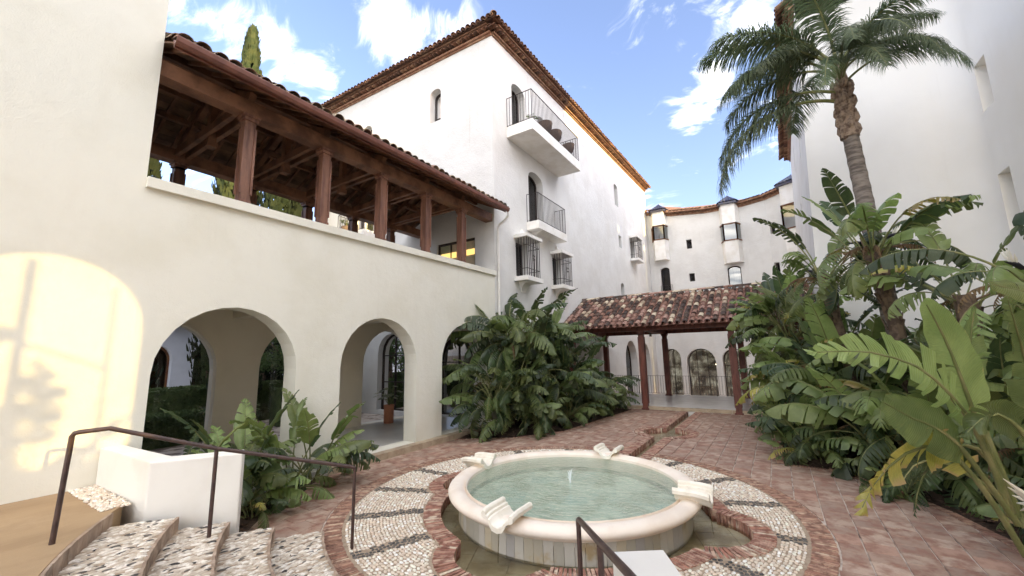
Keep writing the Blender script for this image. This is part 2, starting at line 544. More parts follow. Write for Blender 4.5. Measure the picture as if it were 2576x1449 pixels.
def thing(name, loc, label, cat, group=None):
    return tag(put(name, None, None, Matrix.Translation(loc)), label, cat, group)


def seen(p):
    d = Vector(p) - EYE
    z = d.dot(fwd)
    if z < 0.1:
        return False
    return abs(d.dot(right) / z) < 1.30 and abs(d.dot(upv) / z) < 0.74


def join(name, meshes, items, mats, parent, kind='stuff'):
    """items: (mesh index, Matrix); all copies joined in one mesh"""
    V = []
    F = []
    off = 0
    cache = {}
    idx = []
    sizes = []
    for k, M in items:
        if k not in cache:
            me = meshes[k]
            a = np.empty(len(me.vertices) * 3)
            me.vertices.foreach_get('co', a)
            li = np.empty(len(me.loops), dtype=np.int64)
            me.loops.foreach_get('vertex_index', li)
            ls = np.empty(len(me.polygons), dtype=np.int64)
            me.polygons.foreach_get('loop_total', ls)
            cache[k] = (a.reshape(-1, 3), li, ls)
        a, li, ls = cache[k]
        A = np.array(M)
        V.append(a @ A[:3, :3].T + A[:3, 3])
        idx.append(li + off)
        sizes.append(ls)
        off += len(a)
    V = np.concatenate(V)
    idx = np.concatenate(idx)
    sizes = np.concatenate(sizes)
    me = bpy.data.meshes.new(name)
    me.vertices.add(len(V))
    me.vertices.foreach_set('co', V.ravel())
    me.loops.add(len(idx))
    me.loops.foreach_set('vertex_index', idx.astype(np.int32))
    me.polygons.add(len(sizes))
    st = np.concatenate(([0], np.cumsum(sizes)[:-1])).astype(np.int32)
    me.polygons.foreach_set('loop_start', st)
    me.polygons.foreach_set('loop_total', sizes.astype(np.int32))
    me.polygons.foreach_set('use_smooth', [meshes[items[0][0]].polygons[0].use_smooth] * len(sizes))
    me.update(calc_edges=True)
    for m in mats:
        me.materials.append(m)
    me.validate()
    o = put(name, me, parent)
    o['kind'] = kind
    return o


def pieces(name, meshes, items, parent, limit=300, rest_name=None):
    def key(it):
        p = it[1].translation
        return (0 if seen(p) else 1, (p - EYE).length)
    items = sorted(items, key=key)
    for k, M in items[:limit]:
        put(name, meshes[k], parent, M)
    rest = items[limit:]
    bym = {}
    for k, M in rest:
        bym.setdefault(meshes[k].materials[0].name, []).append((k, M))
    for mn, its in bym.items():
        join(rest_name or (name + '_mass'), meshes, its, [bpy.data.materials[mn]], parent)


def TR(x, y, z, rz=0.0, sx=1, sy=1, sz=1):
    return Matrix.Translation((x, y, z)) @ Matrix.Rotation(rz, 4, 'Z') @ Matrix.Diagonal((sx, sy, sz, 1))


# --- wall panels with openings.  frame: origin o, horizontal u, vertical z, outward normal n
def arch_poly(x0, x1, z0, z1, rise=None, n=14):
    """opening outline; rise = height of the curved top (None -> semicircle)"""
    c = (x0 + x1) / 2
    hw = (x1 - x0) / 2
    rise = hw if rise is None else rise
    p = [(x0, z0), (x1, z0)]
    if rise <= 0:
        return p + [(x1, z1), (x0, z1)]
    for i in range(n + 1):
        a = PI * i / n
        p.append((c + hw * math.cos(a), z1 - rise + rise * math.sin(a)))
    return p


def wall(mb, o, u, n, outline, holes=(), m=0):
    """holes: (poly, depth).  Front sheet + reveals going inwards (-n)"""
    o = Vector(o)
    u = Vector(u).normalized()
    n = Vector(n).normalized()
    P = lambda p, d=0.0: o + u * p[0] + Vector((0, 0, 1)) * p[1] - n * d
    loops = [[Vector((x, z, 0)) for x, z in outline]] + [[Vector((x, z, 0)) for x, z in h[0]] for h in holes]
    flat = [p for l in loops for p in l]
    for t in tessellate_polygon(loops):
        mb.face([P(flat[i]) for i in t], m)
    for poly, dep in holes:
        k = len(poly)
        for i in range(k):
            a, b = poly[i], poly[(i + 1) % k]
            mb.face([P(a), P(b), P(b, dep), P(a, dep)], m)


def pane(parent, o, u, n, poly, depth, glass='pane_dark', frame='dark_frame', fw=0.06, muntins=(), back='dark_room', backd=0.5, name='window', label=None):
    """framed glass filling an opening, recessed by depth"""
    o = Vector(o)
    u = Vector(u).normalized()
    n = Vector(n).normalized()
    P = lambda p, d: o + u * p[0] + Vector((0, 0, 1)) * p[1] - n * d
    cx = sum(p[0] for p in poly) / len(poly)
    z0 = min(p[1] for p in poly)
    z1 = max(p[1] for p in poly)
    x0 = min(p[0] for p in poly)
    x1 = max(p[0] for p in poly)
    sx = 1 - 2 * fw / (x1 - x0)
    sz = 1 - 2 * fw / (z1 - z0)
    mx, mz = (x0 + x1) / 2, (z0 + z1) / 2
    inner = [(mx + (p[0] - mx) * sx, mz + (p[1] - mz) * sz) for p in poly]
    mb = MB()
    k = len(poly)
    d0 = depth - 0.05
    for i in range(k):
        j = (i + 1) % k
        mb.face([P(poly[i], d0), P(poly[j], d0), P(inner[j], d0), P(inner[i], d0)])
        mb.face([P(inner[i], d0), P(inner[j], d0), P(inner[j], d0 + 0.06), P(inner[i], d0 + 0.06)])
    for kind_, v in muntins:
        if kind_ == 'v':
            a, b = (v, z0 + fw), (v, z1 - fw * 0.8)
        else:
            a, b = (x0 + fw, v), (x1 - fw, v)
        mb.bar(P(a, d0 + 0.02), P(b, d0 + 0.02), 0.04, 0.04, up=tuple(n))
    fr = mb.build(name, frame, parent, fix=False)
    if label:
        fr['label'] = label
    g = MB()
    g.face([P(p, d0 + 0.045) for p in inner])
    g.build('pane', glass, fr, fix=False)
    if back:
        b = MB()
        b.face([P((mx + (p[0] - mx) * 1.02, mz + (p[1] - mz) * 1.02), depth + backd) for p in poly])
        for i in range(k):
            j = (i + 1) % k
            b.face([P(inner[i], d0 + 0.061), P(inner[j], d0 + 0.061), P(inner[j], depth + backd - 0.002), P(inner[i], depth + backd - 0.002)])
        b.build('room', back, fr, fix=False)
    return fr


def tile_mesh(name, mat, L=0.42, r0=0.105, r1=0.085, n=7, th=0.014, flip=False):
    """barrel tile along +Y (up-slope); wide end at y=0, convex up"""
    mb = MB()
    for i in range(n):
        a0 = PI * i / n
        a1 = PI * (i + 1) / n
        sg = -1 if flip else 1
        q = lambda r, a, y: (r * math.cos(a), y, sg * r * 0.85 * math.sin(a))
        mb.face([q(r0, a0, 0), q(r0, a1, 0), q(r1, a1, L), q(r1, a0, L)])
        mb.face([q(r0 - th, a0, 0), q(r0 - th, a1, 0), q(r1 - th, a1, L), q(r1 - th, a0, L)])
        mb.face([q(r0, a0, 0), q(r0, a1, 0), q(r0 - th, a1, 0), q(r0 - th, a0, 0)])
    return mb.mesh(name, mat, smooth=True)


def tiled_slope(parent, p0, p1, up, rows, covers, pans, spacing=0.26, step=0.36, limit=300, jitter=0.012, name='roof_tile', lift=0.0, extra=None):
    """p0->p1: eave line, up: unit slope vector"""
    p0, p1, up = Vector(p0), Vector(p1), Vector(up).normalized()
    L = (p1 - p0).length
    e = (p1 - p0).normalized()
    nrm = e.cross(up).normalized()
    if nrm.z < 0:
        nrm = -nrm
    n = max(1, int(round(L / spacing)))
    items = []
    meshes = covers + pans
    for i in range(n):
        for j in range(rows):
            base = p0 + e * ((i + 0.5) * L / n) + up * (j * step)
            for kind_ in (0, 1):
                x = base + e * (0 if kind_ == 0 else L / n / 2) + nrm * ((0.045 if kind_ == 0 else 0.035) + lift + 0.006 * (j % 2)) + Vector((RND.uniform(-1, 1), RND.uniform(-1, 1), RND.uniform(-0.5, 0.5))) * jitter
                if kind_ == 1:
                    x = x + nrm * 0.03 - up * 0.02
                if extra and not extra(x):
                    continue
                M = Matrix((up.cross(nrm), up, nrm)).transposed().to_4x4()
                M = Matrix.Translation(x) @ M @ Matrix.Rotation(math.radians(4.0) + RND.uniform(-0.03, 0.03), 4, 'X').inverted() @ Matrix.Rotation(RND.uniform(-0.04, 0.04), 4, 'Z')
                k = RND.randrange(len(covers)) if kind_ == 0 else len(covers) + RND.randrange(len(pans))
                items.append((k, M))
    pieces(name, meshes, items, parent, limit)


T_mix = [tile_mesh('tile_cover', 'mixed_tile', r0=0.100, r1=0.082)]
T_pan = [tile_mesh('tile_pan', 'pan_tile', flip=True, r0=0.100, r1=0.085)]
T_log = [tile_mesh('tile_cover_aged', 'loggia_tile', r0=0.125, r1=0.10)]
T_logp = [tile_mesh('tile_pan_aged', 'loggia_tile', flip=True, r0=0.105, r1=0.088)]
T_eave = [tile_mesh('tile_cover_brown', 'eave_tile', r0=0.11, r1=0.09)]
T_eavep = [tile_mesh('tile_pan_brown', 'eave_tile', flip=True, r0=0.11, r1=0.09)]
T_blue = [tile_mesh('tile_cover_blue', 'blue_tile', r0=0.09, r1=0.08)]

# ================================================================== SETTING: ground, landing, steps, paving
mb = MB()
mb.face([(-700, -700, -1.6), (900, -700, -1.6), (900, 900, -1.6), (-700, 900, -1.6)])
tag(mb.build('ground', 'earth'), kind='structure')

FC = Vector((6.4, 3.05, 0))        # fountain centre
RC = Vector((6.55, 3.3, 0))        # brick ring centre
SCn = Vector((6.8, 2.9, 0))        # centre of the curved steps
R_RING0, R_RING1 = 3.40, 3.68
LOBES = [Vector((FC.x + 1.95 * math.cos(a), FC.y + 1.95 * math.sin(a), 0)) for a in (0, PI / 2, PI, -PI / 2)]
CH_Y0, CH_Y1, CH_X1 = 2.87, 3.13, 17.32
BULGE = Vector((12.85, 2.98, 0))
R_BULGE = 0.64


def sd_box(x, y, x0, x1, y0, y1):
    dx = max(x0 - x, x - x1)
    dy = max(y0 - y, y - y1)
    return math.hypot(max(dx, 0), max(dy, 0)) + min(max(dx, dy), 0)


def prims(x, y):
    r = [math.hypot(x - FC.x, y - FC.y) - 2.08]
    r += [math.hypot(x - l.x, y - l.y) - 0.60 for l in LOBES]
    r.append(sd_box(x, y, 8.0, CH_X1, CH_Y0, CH_Y1))
    r.append(math.hypot(x - BULGE.x, y - BULGE.y) - R_BULGE)
    return r


def sdf(x, y):
    return min(prims(x, y))


BED_NEAR = [(1.9, 8.2), (1.95, 6.5), (2.75, 5.98), (3.05, 6.45), (4.0, 7.35), (5.3, 7.98), (5.3, 8.2)]
BED_MID = [(9.3, 8.0), (10.3, 6.56), (11.73, 5.75), (13.34, 5.60), (17.18, 5.25), (17.4, 8.2), (9.3, 8.2)]
_arc = [(RC.x + 5.62 * math.cos(a), RC.y + 5.62 * math.sin(a)) for a in [math.radians(t) for t in (-45, -52, -60, -68, -78, -90, -100)]]
BED_RIGHT = [(17.2, 0.12), (10.52, 0.12), (10.5, -0.62)] + _arc + [(5.4, -5.2), (17.2, -5.2)]


def inpoly(x, y, P):
    c = False
    j = len(P) - 1
    for i in range(len(P)):
        if (P[i][1] > y) != (P[j][1] > y) and x < (P[j][0] - P[i][0]) * (y - P[i][1]) / (P[j][1] - P[i][1]) + P[i][0]:
            c = not c
        j = i
    return c


def segdist(x, y, a, b):
    vx, vy = b[0] - a[0], b[1] - a[1]
    t = max(0, min(1, ((x - a[0]) * vx + (y - a[1]) * vy) / (vx * vx + vy * vy)))
    px, py = a[0] + t * vx, a[1] + t * vy
    return math.hypot(x - px, y - py), (px, py)


def polydist(x, y, P):
    best = min((segdist(x, y, P[i], P[(i + 1) % len(P)]) for i in range(len(P))), key=lambda q: q[0])
    return (-best[0] if inpoly(x, y, P) else best[0]), best[1]


# mortar sheet of the court, cut away where the water runs
mb = MB()


def sheet(mb, x0, x1, y0, y1, st, z, keep):
    nx = int(round((x1 - x0) / st))
    ny = int(round((y1 - y0) / st))
    for i in range(nx):
        j = 0
        while j < ny:
            if not keep(x0 + (i + .5) * st, y0 + (j + .5) * st):
                j += 1
                continue
            k = j
            while k < ny and keep(x0 + (i + .5) * st, y0 + (k + .5) * st):
                k += 1
            mb.face([(x0 + i * st, y0 + j * st, z), (x0 + (i + 1) * st, y0 + j * st, z), (x0 + (i + 1) * st, y0 + k * st, z), (x0 + i * st, y0 + k * st, z)])
            j = k


sheet(mb, 3.6, 17.36, 0.0, 6.4, 0.04, -0.014, lambda x, y: sdf(x, y) > 0.06)
for a in ((-8, 3.6, -9, 8.2), (3.6, 17.36, -9, 0.0), (3.6, 17.36, 6.4, 8.2)):
    mb.face([(a[0], a[2], -0.014), (a[1], a[2], -0.014), (a[1], a[3], -0.014), (a[0], a[3], -0.014)])
pave = tag(mb.build('courtyard_pavement', 'paving_mortar', fix=False), kind='structure')

# terracotta tiles on an X/Y grid, cut along the ring, the beds and the rill
TW, TD = 0.325, 0.272


def clip(poly, p, n):
    """keep the side where (q-p).n > 0"""
    out = []
    for i in range(len(poly)):
        a, b = poly[i], poly[(i + 1) % len(poly)]
        da = (a[0] - p[0]) * n[0] + (a[1] - p[1]) * n[1]
        db = (b[0] - p[0]) * n[0] + (b[1] - p[1]) * n[1]
        if da > 0:
            out.append(a)
        if (da > 0) != (db > 0):
            t = da / (da - db)
            out.append((a[0] + (b[0] - a[0]) * t, a[1] + (b[1] - a[1]) * t))
    return out


full = []
cut = []


def slabmesh(nm, poly, mat, z0, z1, chamfer=0.006):
    m = MB()
    cx = sum(p[0] for p in poly) / len(poly)
    cy = sum(p[1] for p in poly) / len(poly)
    k = len(poly)
    top = []
    for p in poly:
        d = math.hypot(p[0] - cx, p[1] - cy) or 1
        top.append((p[0] - (p[0] - cx) / d * chamfer, p[1] - (p[1] - cy) / d * chamfer, z1))
    m.face(top)
    for i in range(k):
        j = (i + 1) % k
        m.face([(*poly[i], z1 - chamfer), (*poly[j], z1 - chamfer), top[j], top[i]])
        m.face([(*poly[i], z0), (*poly[j], z0), (*poly[j], z1 - chamfer), (*poly[i], z1 - chamfer)])
    return m.mesh(nm, mat, fix=False)


g = 0.006
hx, hy = TD / 2 - 0.004, TW / 2 - 0.0075
tile_full = slabmesh('paving_tile', [(-hx, -hy), (hx, -hy), (hx, hy), (-hx, hy)], 'paving_tile', -0.03, 0.0)
tmeshes = [tile_full]
titems = []
for i in range(-2, 62):
    for j in range(-12, 26):
        yc = 1.31 - TW / 2 + j * TW
        xc = 1.6 + i * TD + (TD / 2 if j % 2 else 0)
        if yc > 7.98 + TW / 2 or xc > 17.3 + TD:
            continue
        poly = [(xc - hx, yc - hy), (xc + hx, yc - hy), (xc + hx, yc + hy), (xc - hx, yc + hy)]
        dr = math.hypot(xc - RC.x, yc - RC.y)
        if dr < R_RING1 - 0.25:
            continue
        was = len(poly)
        touched = False
        if dr < R_RING1 + 0.25:
            nx, ny = (xc - RC.x) / dr, (yc - RC.y) / dr
            poly = clip(poly, (RC.x + nx * (R_RING1 + 0.012), RC.y + ny * (R_RING1 + 0.012)), (nx, ny))
            touched = True
        if xc < SCn.x and math.hypot(xc - SCn.x, yc - SCn.y) > 4.3 and yc < 6.0 and xc < 3.3:
            continue
        s = sdf(xc, yc)
        if xc > 9.5 and poly:
            if abs(yc - 3.0) < 0.13 + 0.3 + TW:
                if yc > 3.0:
                    poly = clip(poly, (xc, CH_Y1 + 0.275), (0, 1))
                else:
                    poly = clip(poly, (xc, CH_Y0 - 0.275), (0, -1))
                touched = True
            for by in (0.0,):
                dx, dy = xc - BULGE.x, yc - BULGE.y - by
                dd = math.hypot(dx, dy)
                if poly and dd < R_BULGE + 0.28 + 0.25:
                    dd = dd or 1
                    if dd < 0.6:
                        poly = []
                        break
                    poly = clip(poly, (BULGE.x + dx / dd * (R_BULGE + 0.275), BULGE.y + by + dy / dd * (R_BULGE + 0.275)), (dx / dd, dy / dd))
                    touched = True
        for B in (BED_NEAR, BED_MID, BED_RIGHT):
            d, q = polydist(xc, yc, B)
            if poly and d < 0.32:
                if d < -0.25:
                    poly = []
                    break
                dx, dy = (xc - q[0], yc - q[1]) if d > 0 else (q[0] - xc, q[1] - yc)
                dd = math.hypot(dx, dy) or 1
                wb = 0.135 if B is not BED_NEAR else 0.0
                poly = clip(poly, (q[0] + dx / dd * wb, q[1] + dy / dd * wb), (dx / dd, dy / dd))
                touched = True
        if poly and xc > 17.1:
            poly = clip(poly, (17.5, 0), (-1, 0))
            touched = True
        if poly and yc > 7.7:
            poly = clip(poly, (0, 7.985), (0, -1))
            touched = True
        if len(poly) < 3:
            continue
        ar = abs(sum(poly[k][0] * poly[(k + 1) % len(poly)][1] - poly[(k + 1) % len(poly)][0] * poly[k][1] for k in range(len(poly)))) / 2
        if ar < 0.006:
            continue
        zj = RND.uniform(-0.002, 0.002)
        tilt = Matrix.Rotation(RND.uniform(-0.006, 0.006), 4, 'X') @ Matrix.Rotation(RND.uniform(-0.006, 0.006), 4, 'Y')
        if ar > 0.98 * 4 * hx * hy:
            titems.append((0, Matrix.Translation((xc + RND.uniform(-.003, .003), yc + RND.uniform(-.003, .003), zj)) @ tilt @ Matrix.Rotation(RND.uniform(-.008, .008), 4, 'Z')))
        else:
            me = slabmesh('paving_tile_cut', [(p[0] - xc, p[1] - yc) for p in poly], 'paving_tile', -0.03, 0.0)
            tmeshes.append(me)
            titems.append((len(tmeshes) - 1, Matrix.Translation((xc, yc, zj)) @ tilt))
pieces('paving_tile', tmeshes, titems, pave, 300)

# --- brick rings


def brick_mesh(nm, mat, L, Wd, H):
    h = 0.004
    return slabmesh(nm, [(-L / 2, -Wd / 2), (L / 2, -Wd / 2), (L / 2, Wd / 2), (-L / 2, Wd / 2)], mat, -H, 0.0, h)


ring = tag(put('brick_ring', None, None, Matrix.Translation(RC)), kind='structure')
bm_ring = [brick_mesh('ring_brick', 'ring_brick', 0.262, 0.034, 0.06), brick_mesh('ring_brick_short', 'ring_brick', 0.248, 0.030, 0.06)]
items = []
n = int(2 * PI * 3.54 / 0.0455)
for i in range(n):
    a = 2 * PI * i / n
    x, y = RC.x + 3.54 * math.cos(a), RC.y + 3.54 * math.sin(a)
    if math.hypot(x - SCn.x, y - SCn.y) > 4.06 and x < 6:
        continue
    if sdf(x, y) < 0.27 and x > 8:
        continue
    items.append((RND.randrange(2), TR(x, y, 0.008 + RND.uniform(-0.004, 0.004), a + RND.uniform(-.03, .03))))
pieces('brick', bm_ring, items, ring, 300)
# soldier course along the water (fountain basin lobes, rill, small basin)
border = tag(put('basin_edging', None, None, Matrix.Translation(FC)), kind='structure')
bm_b = [brick_mesh('edging_brick', 'border_brick', 0.262, 0.040, 0.20), brick_mesh('edging_brick_worn', 'border_brick', 0.252, 0.036, 0.20)]
items = []


def along(pr_index, x, y, ang, zz=0.012):
    """place if no other primitive swallows it"""
    ds = prims(x, y)
    for k, d in enumerate(ds):
        if k != pr_index and d < 0.125:
            return
    items.append((RND.randrange(2), TR(x, y, zz + RND.uniform(-0.004, 0.004), ang + RND.uniform(-.025, .025))))


def circ(idx, c, r):
    rr = r + 0.131
    nn = int(2 * PI * rr / (0.052 if r > 1 else 0.060))
    for i in range(nn):
        a = 2 * PI * (i + 0.5) / nn
        along(idx, c[0] + rr * math.cos(a), c[1] + rr * math.sin(a), a)


circ(0, FC, 2.08)
for k, l in enumerate(LOBES):
    circ(1 + k, l, 0.60)
circ(6, (BULGE.x, BULGE.y), R_BULGE)
x = 8.9
while x < CH_X1:
    along(5, x, CH_Y1 + 0.131, PI / 2)
    along(5, x, CH_Y0 - 0.131, -PI / 2)
    x += 0.051
pieces('brick', bm_b, items, border, 300)
# a straight bond of bricks that edges the planting beds
bedge = tag(put('bed_edging', None, None, Matrix.Identity(4)), kind='structure')
bm_e = [brick_mesh('bed_brick', 'ring_brick', 0.125, 0.042, 0.06)]
items = []
for P, skip in ((BED_MID, (4, 5, 6)), (BED_RIGHT, (9, 10, 11, 12, 13))):
    for i in range(len(P)):
        if i in skip or (P is BED_RIGHT and i >= len(P) - 3):
            continue
        a, b = Vector(P[i]), Vector(P[(i + 1) % len(P)])
        L = (b - a).length
        ang = math.atan2(b.y - a.y, b.x - a.x)
        side = Vector((-(b - a).y, (b - a).x)).normalized()
        mid = (a + b) / 2 + side * 0.1
        if inpoly(mid.x, mid.y, P):
            side = -side
        for k in range(int(L / 0.05)):
            q = a + (b - a) * ((k + .5) * 0.05 / L) + side * 0.064
            items.append((0, TR(q.x, q.y, 0.004 + RND.uniform(-.003, .003), ang + PI / 2 + RND.uniform(-.03, .03))))
pieces('brick', bm_e, items, bedge, 300)


# --- pebbles
def pebble_mesh(nm, mat, seed, a=1.0):
    r = random.Random(seed)
    m = MB()
    n = 7
    rr = [r.uniform(0.82, 1.1) for _ in range(n)]
    rings = [(1.0, -0.35), (0.93, 0.45), (0.55, 0.88)]
    for f, z in rings:
        for k in range(n):
            an = 2 * PI * k / n
            m.v.append((f * rr[k] * math.cos(an) * 0.5, f * rr[k] * math.sin(an) * 0.5, z))
    m.v.append((0, 0, 1.0))
    for i in range(2):
        for k in range(n):
            k2 = (k + 1) % n
            m.f.append((i * n + k, i * n + k2, (i + 1) * n + k2, (i + 1) * n + k))
            m.m.append(0)
    for k in range(n):
        m.f.append((2 * n + k, 2 * n + (k + 1) % n, 3 * n))
        m.m.append(0)
    return m.mesh(nm, mat, smooth='all', fix=False)


PB_P = [pebble_mesh('pebble_pale', 'pebble_pale', s) for s in range(4)]
PB_D = [pebble_mesh('pebble_dark', 'pebble_dark', s) for s in range(10, 13)]
PB_S = [pebble_mesh('pebble_step', 'pebble_step', s) for s in range(20, 24)]
PB_DS = [pebble_mesh('pebble_step_dark', 'pebble_dark', s) for s in range(30, 32)]

peb = MB()


def annulus(mb, c, r0, r1, a0, a1, z, keep=None, n=90, m=None):
    for i in range(n):
        t0 = a0 + (a1 - a0) * i / n
        t1 = a0 + (a1 - a0) * (i + 1) / n
        mb.face([(c.x + r0 * math.cos(t0), c.y + r0 * math.sin(t0), z), (c.x + r1 * math.cos(t0), c.y + r1 * math.sin(t0), z),
                 (c.x + r1 * math.cos(t1), c.y + r1 * math.sin(t1), z), (c.x + r0 * math.cos(t1), c.y + r0 * math.sin(t1), z)], m)


sheet(peb, 3.1, 10.02, -0.18, 6.8, 0.04, -0.004, lambda x, y: math.hypot(x - RC.x, y - RC.y) < 3.46 and sdf(x, y) > 0.16)
pebg = tag(peb.build('pebble_mosaic', 'pebble_mortar', fix=False), kind='structure')
items = []
NB = 16
yy = 0
row = 0
x0, x1, y0, y1 = RC.x - 3.4, RC.x + 3.4, RC.y - 3.4, RC.y + 3.4
# concentric packing: rows on circles around the ring centre
r = 1.6
while r < 3.38:
    circm = 2 * PI * r
    ln = 0.071
    nn = int(circm / ln)
    ph = RND.random()
    for i in range(nn):
        a = 2 * PI * (i + ph + RND.uniform(-.18, .18)) / nn
        rr = r + RND.uniform(-.006, .006)
        x, y = RC.x + rr * math.cos(a), RC.y + rr * math.sin(a)
        if sdf(x, y) < 0.285:
            continue
        # dark pinwheel bands: slanted with the radius
        av = a + 0.105 / rr
        fr_ = (av / (2 * PI) * NB) % 1.0
        wband = 0.21 / (2 * PI * rr / NB)
        dark = fr_ < wband
        if dark:
            if RND.random() < 0.12:
                continue
            s = RND.uniform(0.042, 0.060)
            items.append((4 + RND.randrange(3), TR(x, y, 0.0, a + PI / 2 + RND.uniform(-.9, .9), s * 1.15, s * 0.9, 0.008)))
        else:
            s = RND.uniform(0.85, 1.05)
            items.append((RND.randrange(4), TR(x, y, 0.0, a + PI / 2 + RND.uniform(-.45, .45), 0.065 * s, 0.042 * s, RND.uniform(.008, .013))))
    r += 0.046
pieces('pebble', PB_P + PB_D, items, pebg, 300)

# --- curved steps and landing
STEPS = [(4.06, 0.14), (4.64, 0.28), (5.13, 0.42), (5.65, 0.56), (6.27, 0.70)]
A0, A1 = math.radians(144.6), math.radians(214)
steps = tag(put('curved_steps', None, None, Matrix.Translation((2.5, 4.0, 0))), kind='structure')
mb = MB()
for i, (r, z) in enumerate(STEPS[:-1]):
    r2 = STEPS[i + 1][0] + 0.02
    annulus(mb, SCn, r + 0.028, r2, A0, A1, z - 0.004, n=60)
mb.build('tread_mortar', 'pebble_mortar', steps, fix=False)
mb = MB()
for i, (r, z) in enumerate(STEPS):
    N = 70
    for k in range(N):
        a0 = (A0) + (A1 - A0) * k / N
        a1 = (A0) + (A1 - A0) * (k + 0.97) / N
        P = lambda rr, a, zz: (SCn.x + rr * math.cos(a), SCn.y + rr * math.sin(a), zz)
        j = RND.uniform(-.004, .004)
        lo, hi = z - 0.15, z + 0.004
        q0, q1 = r + j, r + 0.028
        vs = [P(q0, a0, lo), P(q1, a0, lo), P(q1, a1, lo), P(q0, a1, lo), P(q0, a0, hi), P(q1, a0, hi), P(q1, a1, hi), P(q0, a1, hi)]
        mb.add(vs, [(0, 1, 2, 3), (4, 7, 6, 5), (0, 4, 5, 1), (1, 5, 6, 2), (2, 6, 7, 3), (3, 7, 4, 0)])
o = mb.build('riser_tile', 'riser_brick', steps, fix=False)
o['kind'] = 'stuff'
items = []
for i, (r, z) in enumerate(STEPS[:-1]):
    r2 = STEPS[i + 1][0] - 0.01
    q = r + 0.058
    while q < r2 - 0.02:
        ln = 0.092
        nn = int((A1 - A0) * q / ln)
        for k in range(nn):
            a = A0 + (A1 - A0) * (k + RND.random()) / nn
            # keep clear of the bottom steps' ends, stones laid pointing at the fountain
            x, y = SCn.x + q * math.cos(a), SCn.y + q * math.sin(a)
            s = RND.uniform(0.75, 1.2)
            dk = RND.random() < 0.12
            items.append(((4 + RND.randrange(2)) if dk else RND.randrange(4), TR(x, y, z - 0.002, a + PI / 2 * 0 + RND.uniform(-.35, .35) + 0.25, 0.090 * s, 0.033 * s, RND.uniform(.008, .015))))
        q += 0.023
pieces('pebble', PB_S + PB_DS, items, steps, 300)
# landing
mb = MB()
N = 60
arc = [(SCn.x + 6.31 * math.cos(t), SCn.y + 6.31 * math.sin(t)) for t in [math.radians(142) + (A1 + 0.1 - math.radians(142)) * k / N for k in range(N + 1)]]
arc = [p for p in arc if p[1] < 8.19 and p[0] < 3]
poly = [(1.89, 8.195)] + arc + [(arc[-1][0], -3.7), (-9, -3.7), (-9, 8.195)]
mb.extrude(poly, -0.02, 0.696)
tag(mb.build('landing', 'sand_floor', fix=False), kind='structure')
# strip of small white gravel between landing and planter
items = []
for k in range(520):
    t = RND.random()
    x = 1.62 + RND.uniform(0, 0.27) + 0.0 * t
    y = 6.72 + t * 1.46
    items.append((RND.randrange(4), TR(x, y, 0.70 + RND.uniform(0, 0.012), RND.random() * 6, 0.045, 0.028, 0.012)))
gr = join('gravel_strip', PB_S, items, [MATS['pebble_pale']], None)
tag(gr, 'strip of small pale pebbles between the tan landing and the planter', 'gravel')

# soil of the beds
mb = MB()
for P, z in ((BED_NEAR, 0.0), (BED_MID, 0.0), (BED_RIGHT, 0.0)):
    xs = [p[0] for p in P]
    ys = [p[1] for p in P]
    st = 0.2

    def hgt(x, y, P=P):
        d, _ = polydist(x, y, P)
        e = max(0.0, min(1.0, -d / 0.5))
        return -0.006 + e * 0.09 + 0.02 * e * math.sin(x * 5.1) * math.cos(y * 4.3)
    tris = tessellate_polygon([[Vector((x, y, 0)) for x, y in P]])
    for t in tris:
        mb.face([(P[i][0], P[i][1], -0.008) for i in t])
    nx = int((max(xs) - min(xs)) / st)
    ny = int((max(ys) - min(ys)) / st)
    for i in range(nx):
        for j in range(ny):
            q = [(min(xs) + (i + a) * st, min(ys) + (j + b) * st) for a, b in ((0, 0), (1, 0), (1, 1), (0, 1))]
            if all(inpoly(x, y, P) for x, y in q):
                mb.face([(x, y, hgt(x, y)) for x, y in q])
tag(mb.build('bed_soil', 'soil', smooth='all'), kind='structure')
chip = [pebble_mesh('bark_chip', 'bark_chip', s) for s in (50, 51)]
items = []
for P, cnt in ((BED_NEAR, 350), (BED_MID, 1300), (BED_RIGHT, 3200)):
    xs = [p[0] for p in P]
    ys = [p[1] for p in P]
    k = 0
    while k < cnt:
        x, y = RND.uniform(min(xs), max(xs)), RND.uniform(min(ys), max(ys))
        d, _ = polydist(x, y, P)
        if d < 0.0 and (d > -0.9 or RND.random() < 0.15):
            e = max(0.0, min(1.0, -d / 0.5))
            items.append((RND.randrange(2), TR(x, y, -0.004 + e * 0.09, RND.random() * 6, RND.uniform(.03, .07), RND.uniform(.015, .03), .012) @ Matrix.Rotation(RND.uniform(-.4, .4), 4, 'X')))
        k += 1
mulch = join('bark_mulch', chip, items, [MATS['bark_chip']], None)
tag(mulch, 'dark shredded bark mulch covering the planting beds', 'mulch')

# ================================================================== FOUNTAIN
F = thing('fountain', FC, 'round white stone fountain full of green water in the middle of the pebble court', 'fountain')
mb = MB()
prof = []
for k in range(13):     # half-round moulded rim
    a = -PI * 0.42 + (PI * 0.92 + PI * 0.42) * k / 12
    prof.append((1.835 + 0.135 * math.cos(a), 0.285 + 0.085 * math.sin(a)))
prof += [(1.70, 0.355), (1.675, 0.33), (1.672, 0.10), (1.80, 0.10), (1.80, 0.17), (1.855, 0.175), (1.87, 0.195)]
mb.lathe(prof, 96, FC, closed=True)
mb.build('rim', 'rim_stone', F, smooth=True)
mb = MB()
mb.lathe([(1.775, -0.16), (1.775, 0.12)], 72, FC)
mb.build('basin_wall', 'pebble_mortar', F)
sl = MB()
sl.box(-0.012, 0.012, -0.0605, 0.0605, 0, 0.31)
slm = sl.mesh('marble_slab', 'marble_slab')
items = []
N = 90
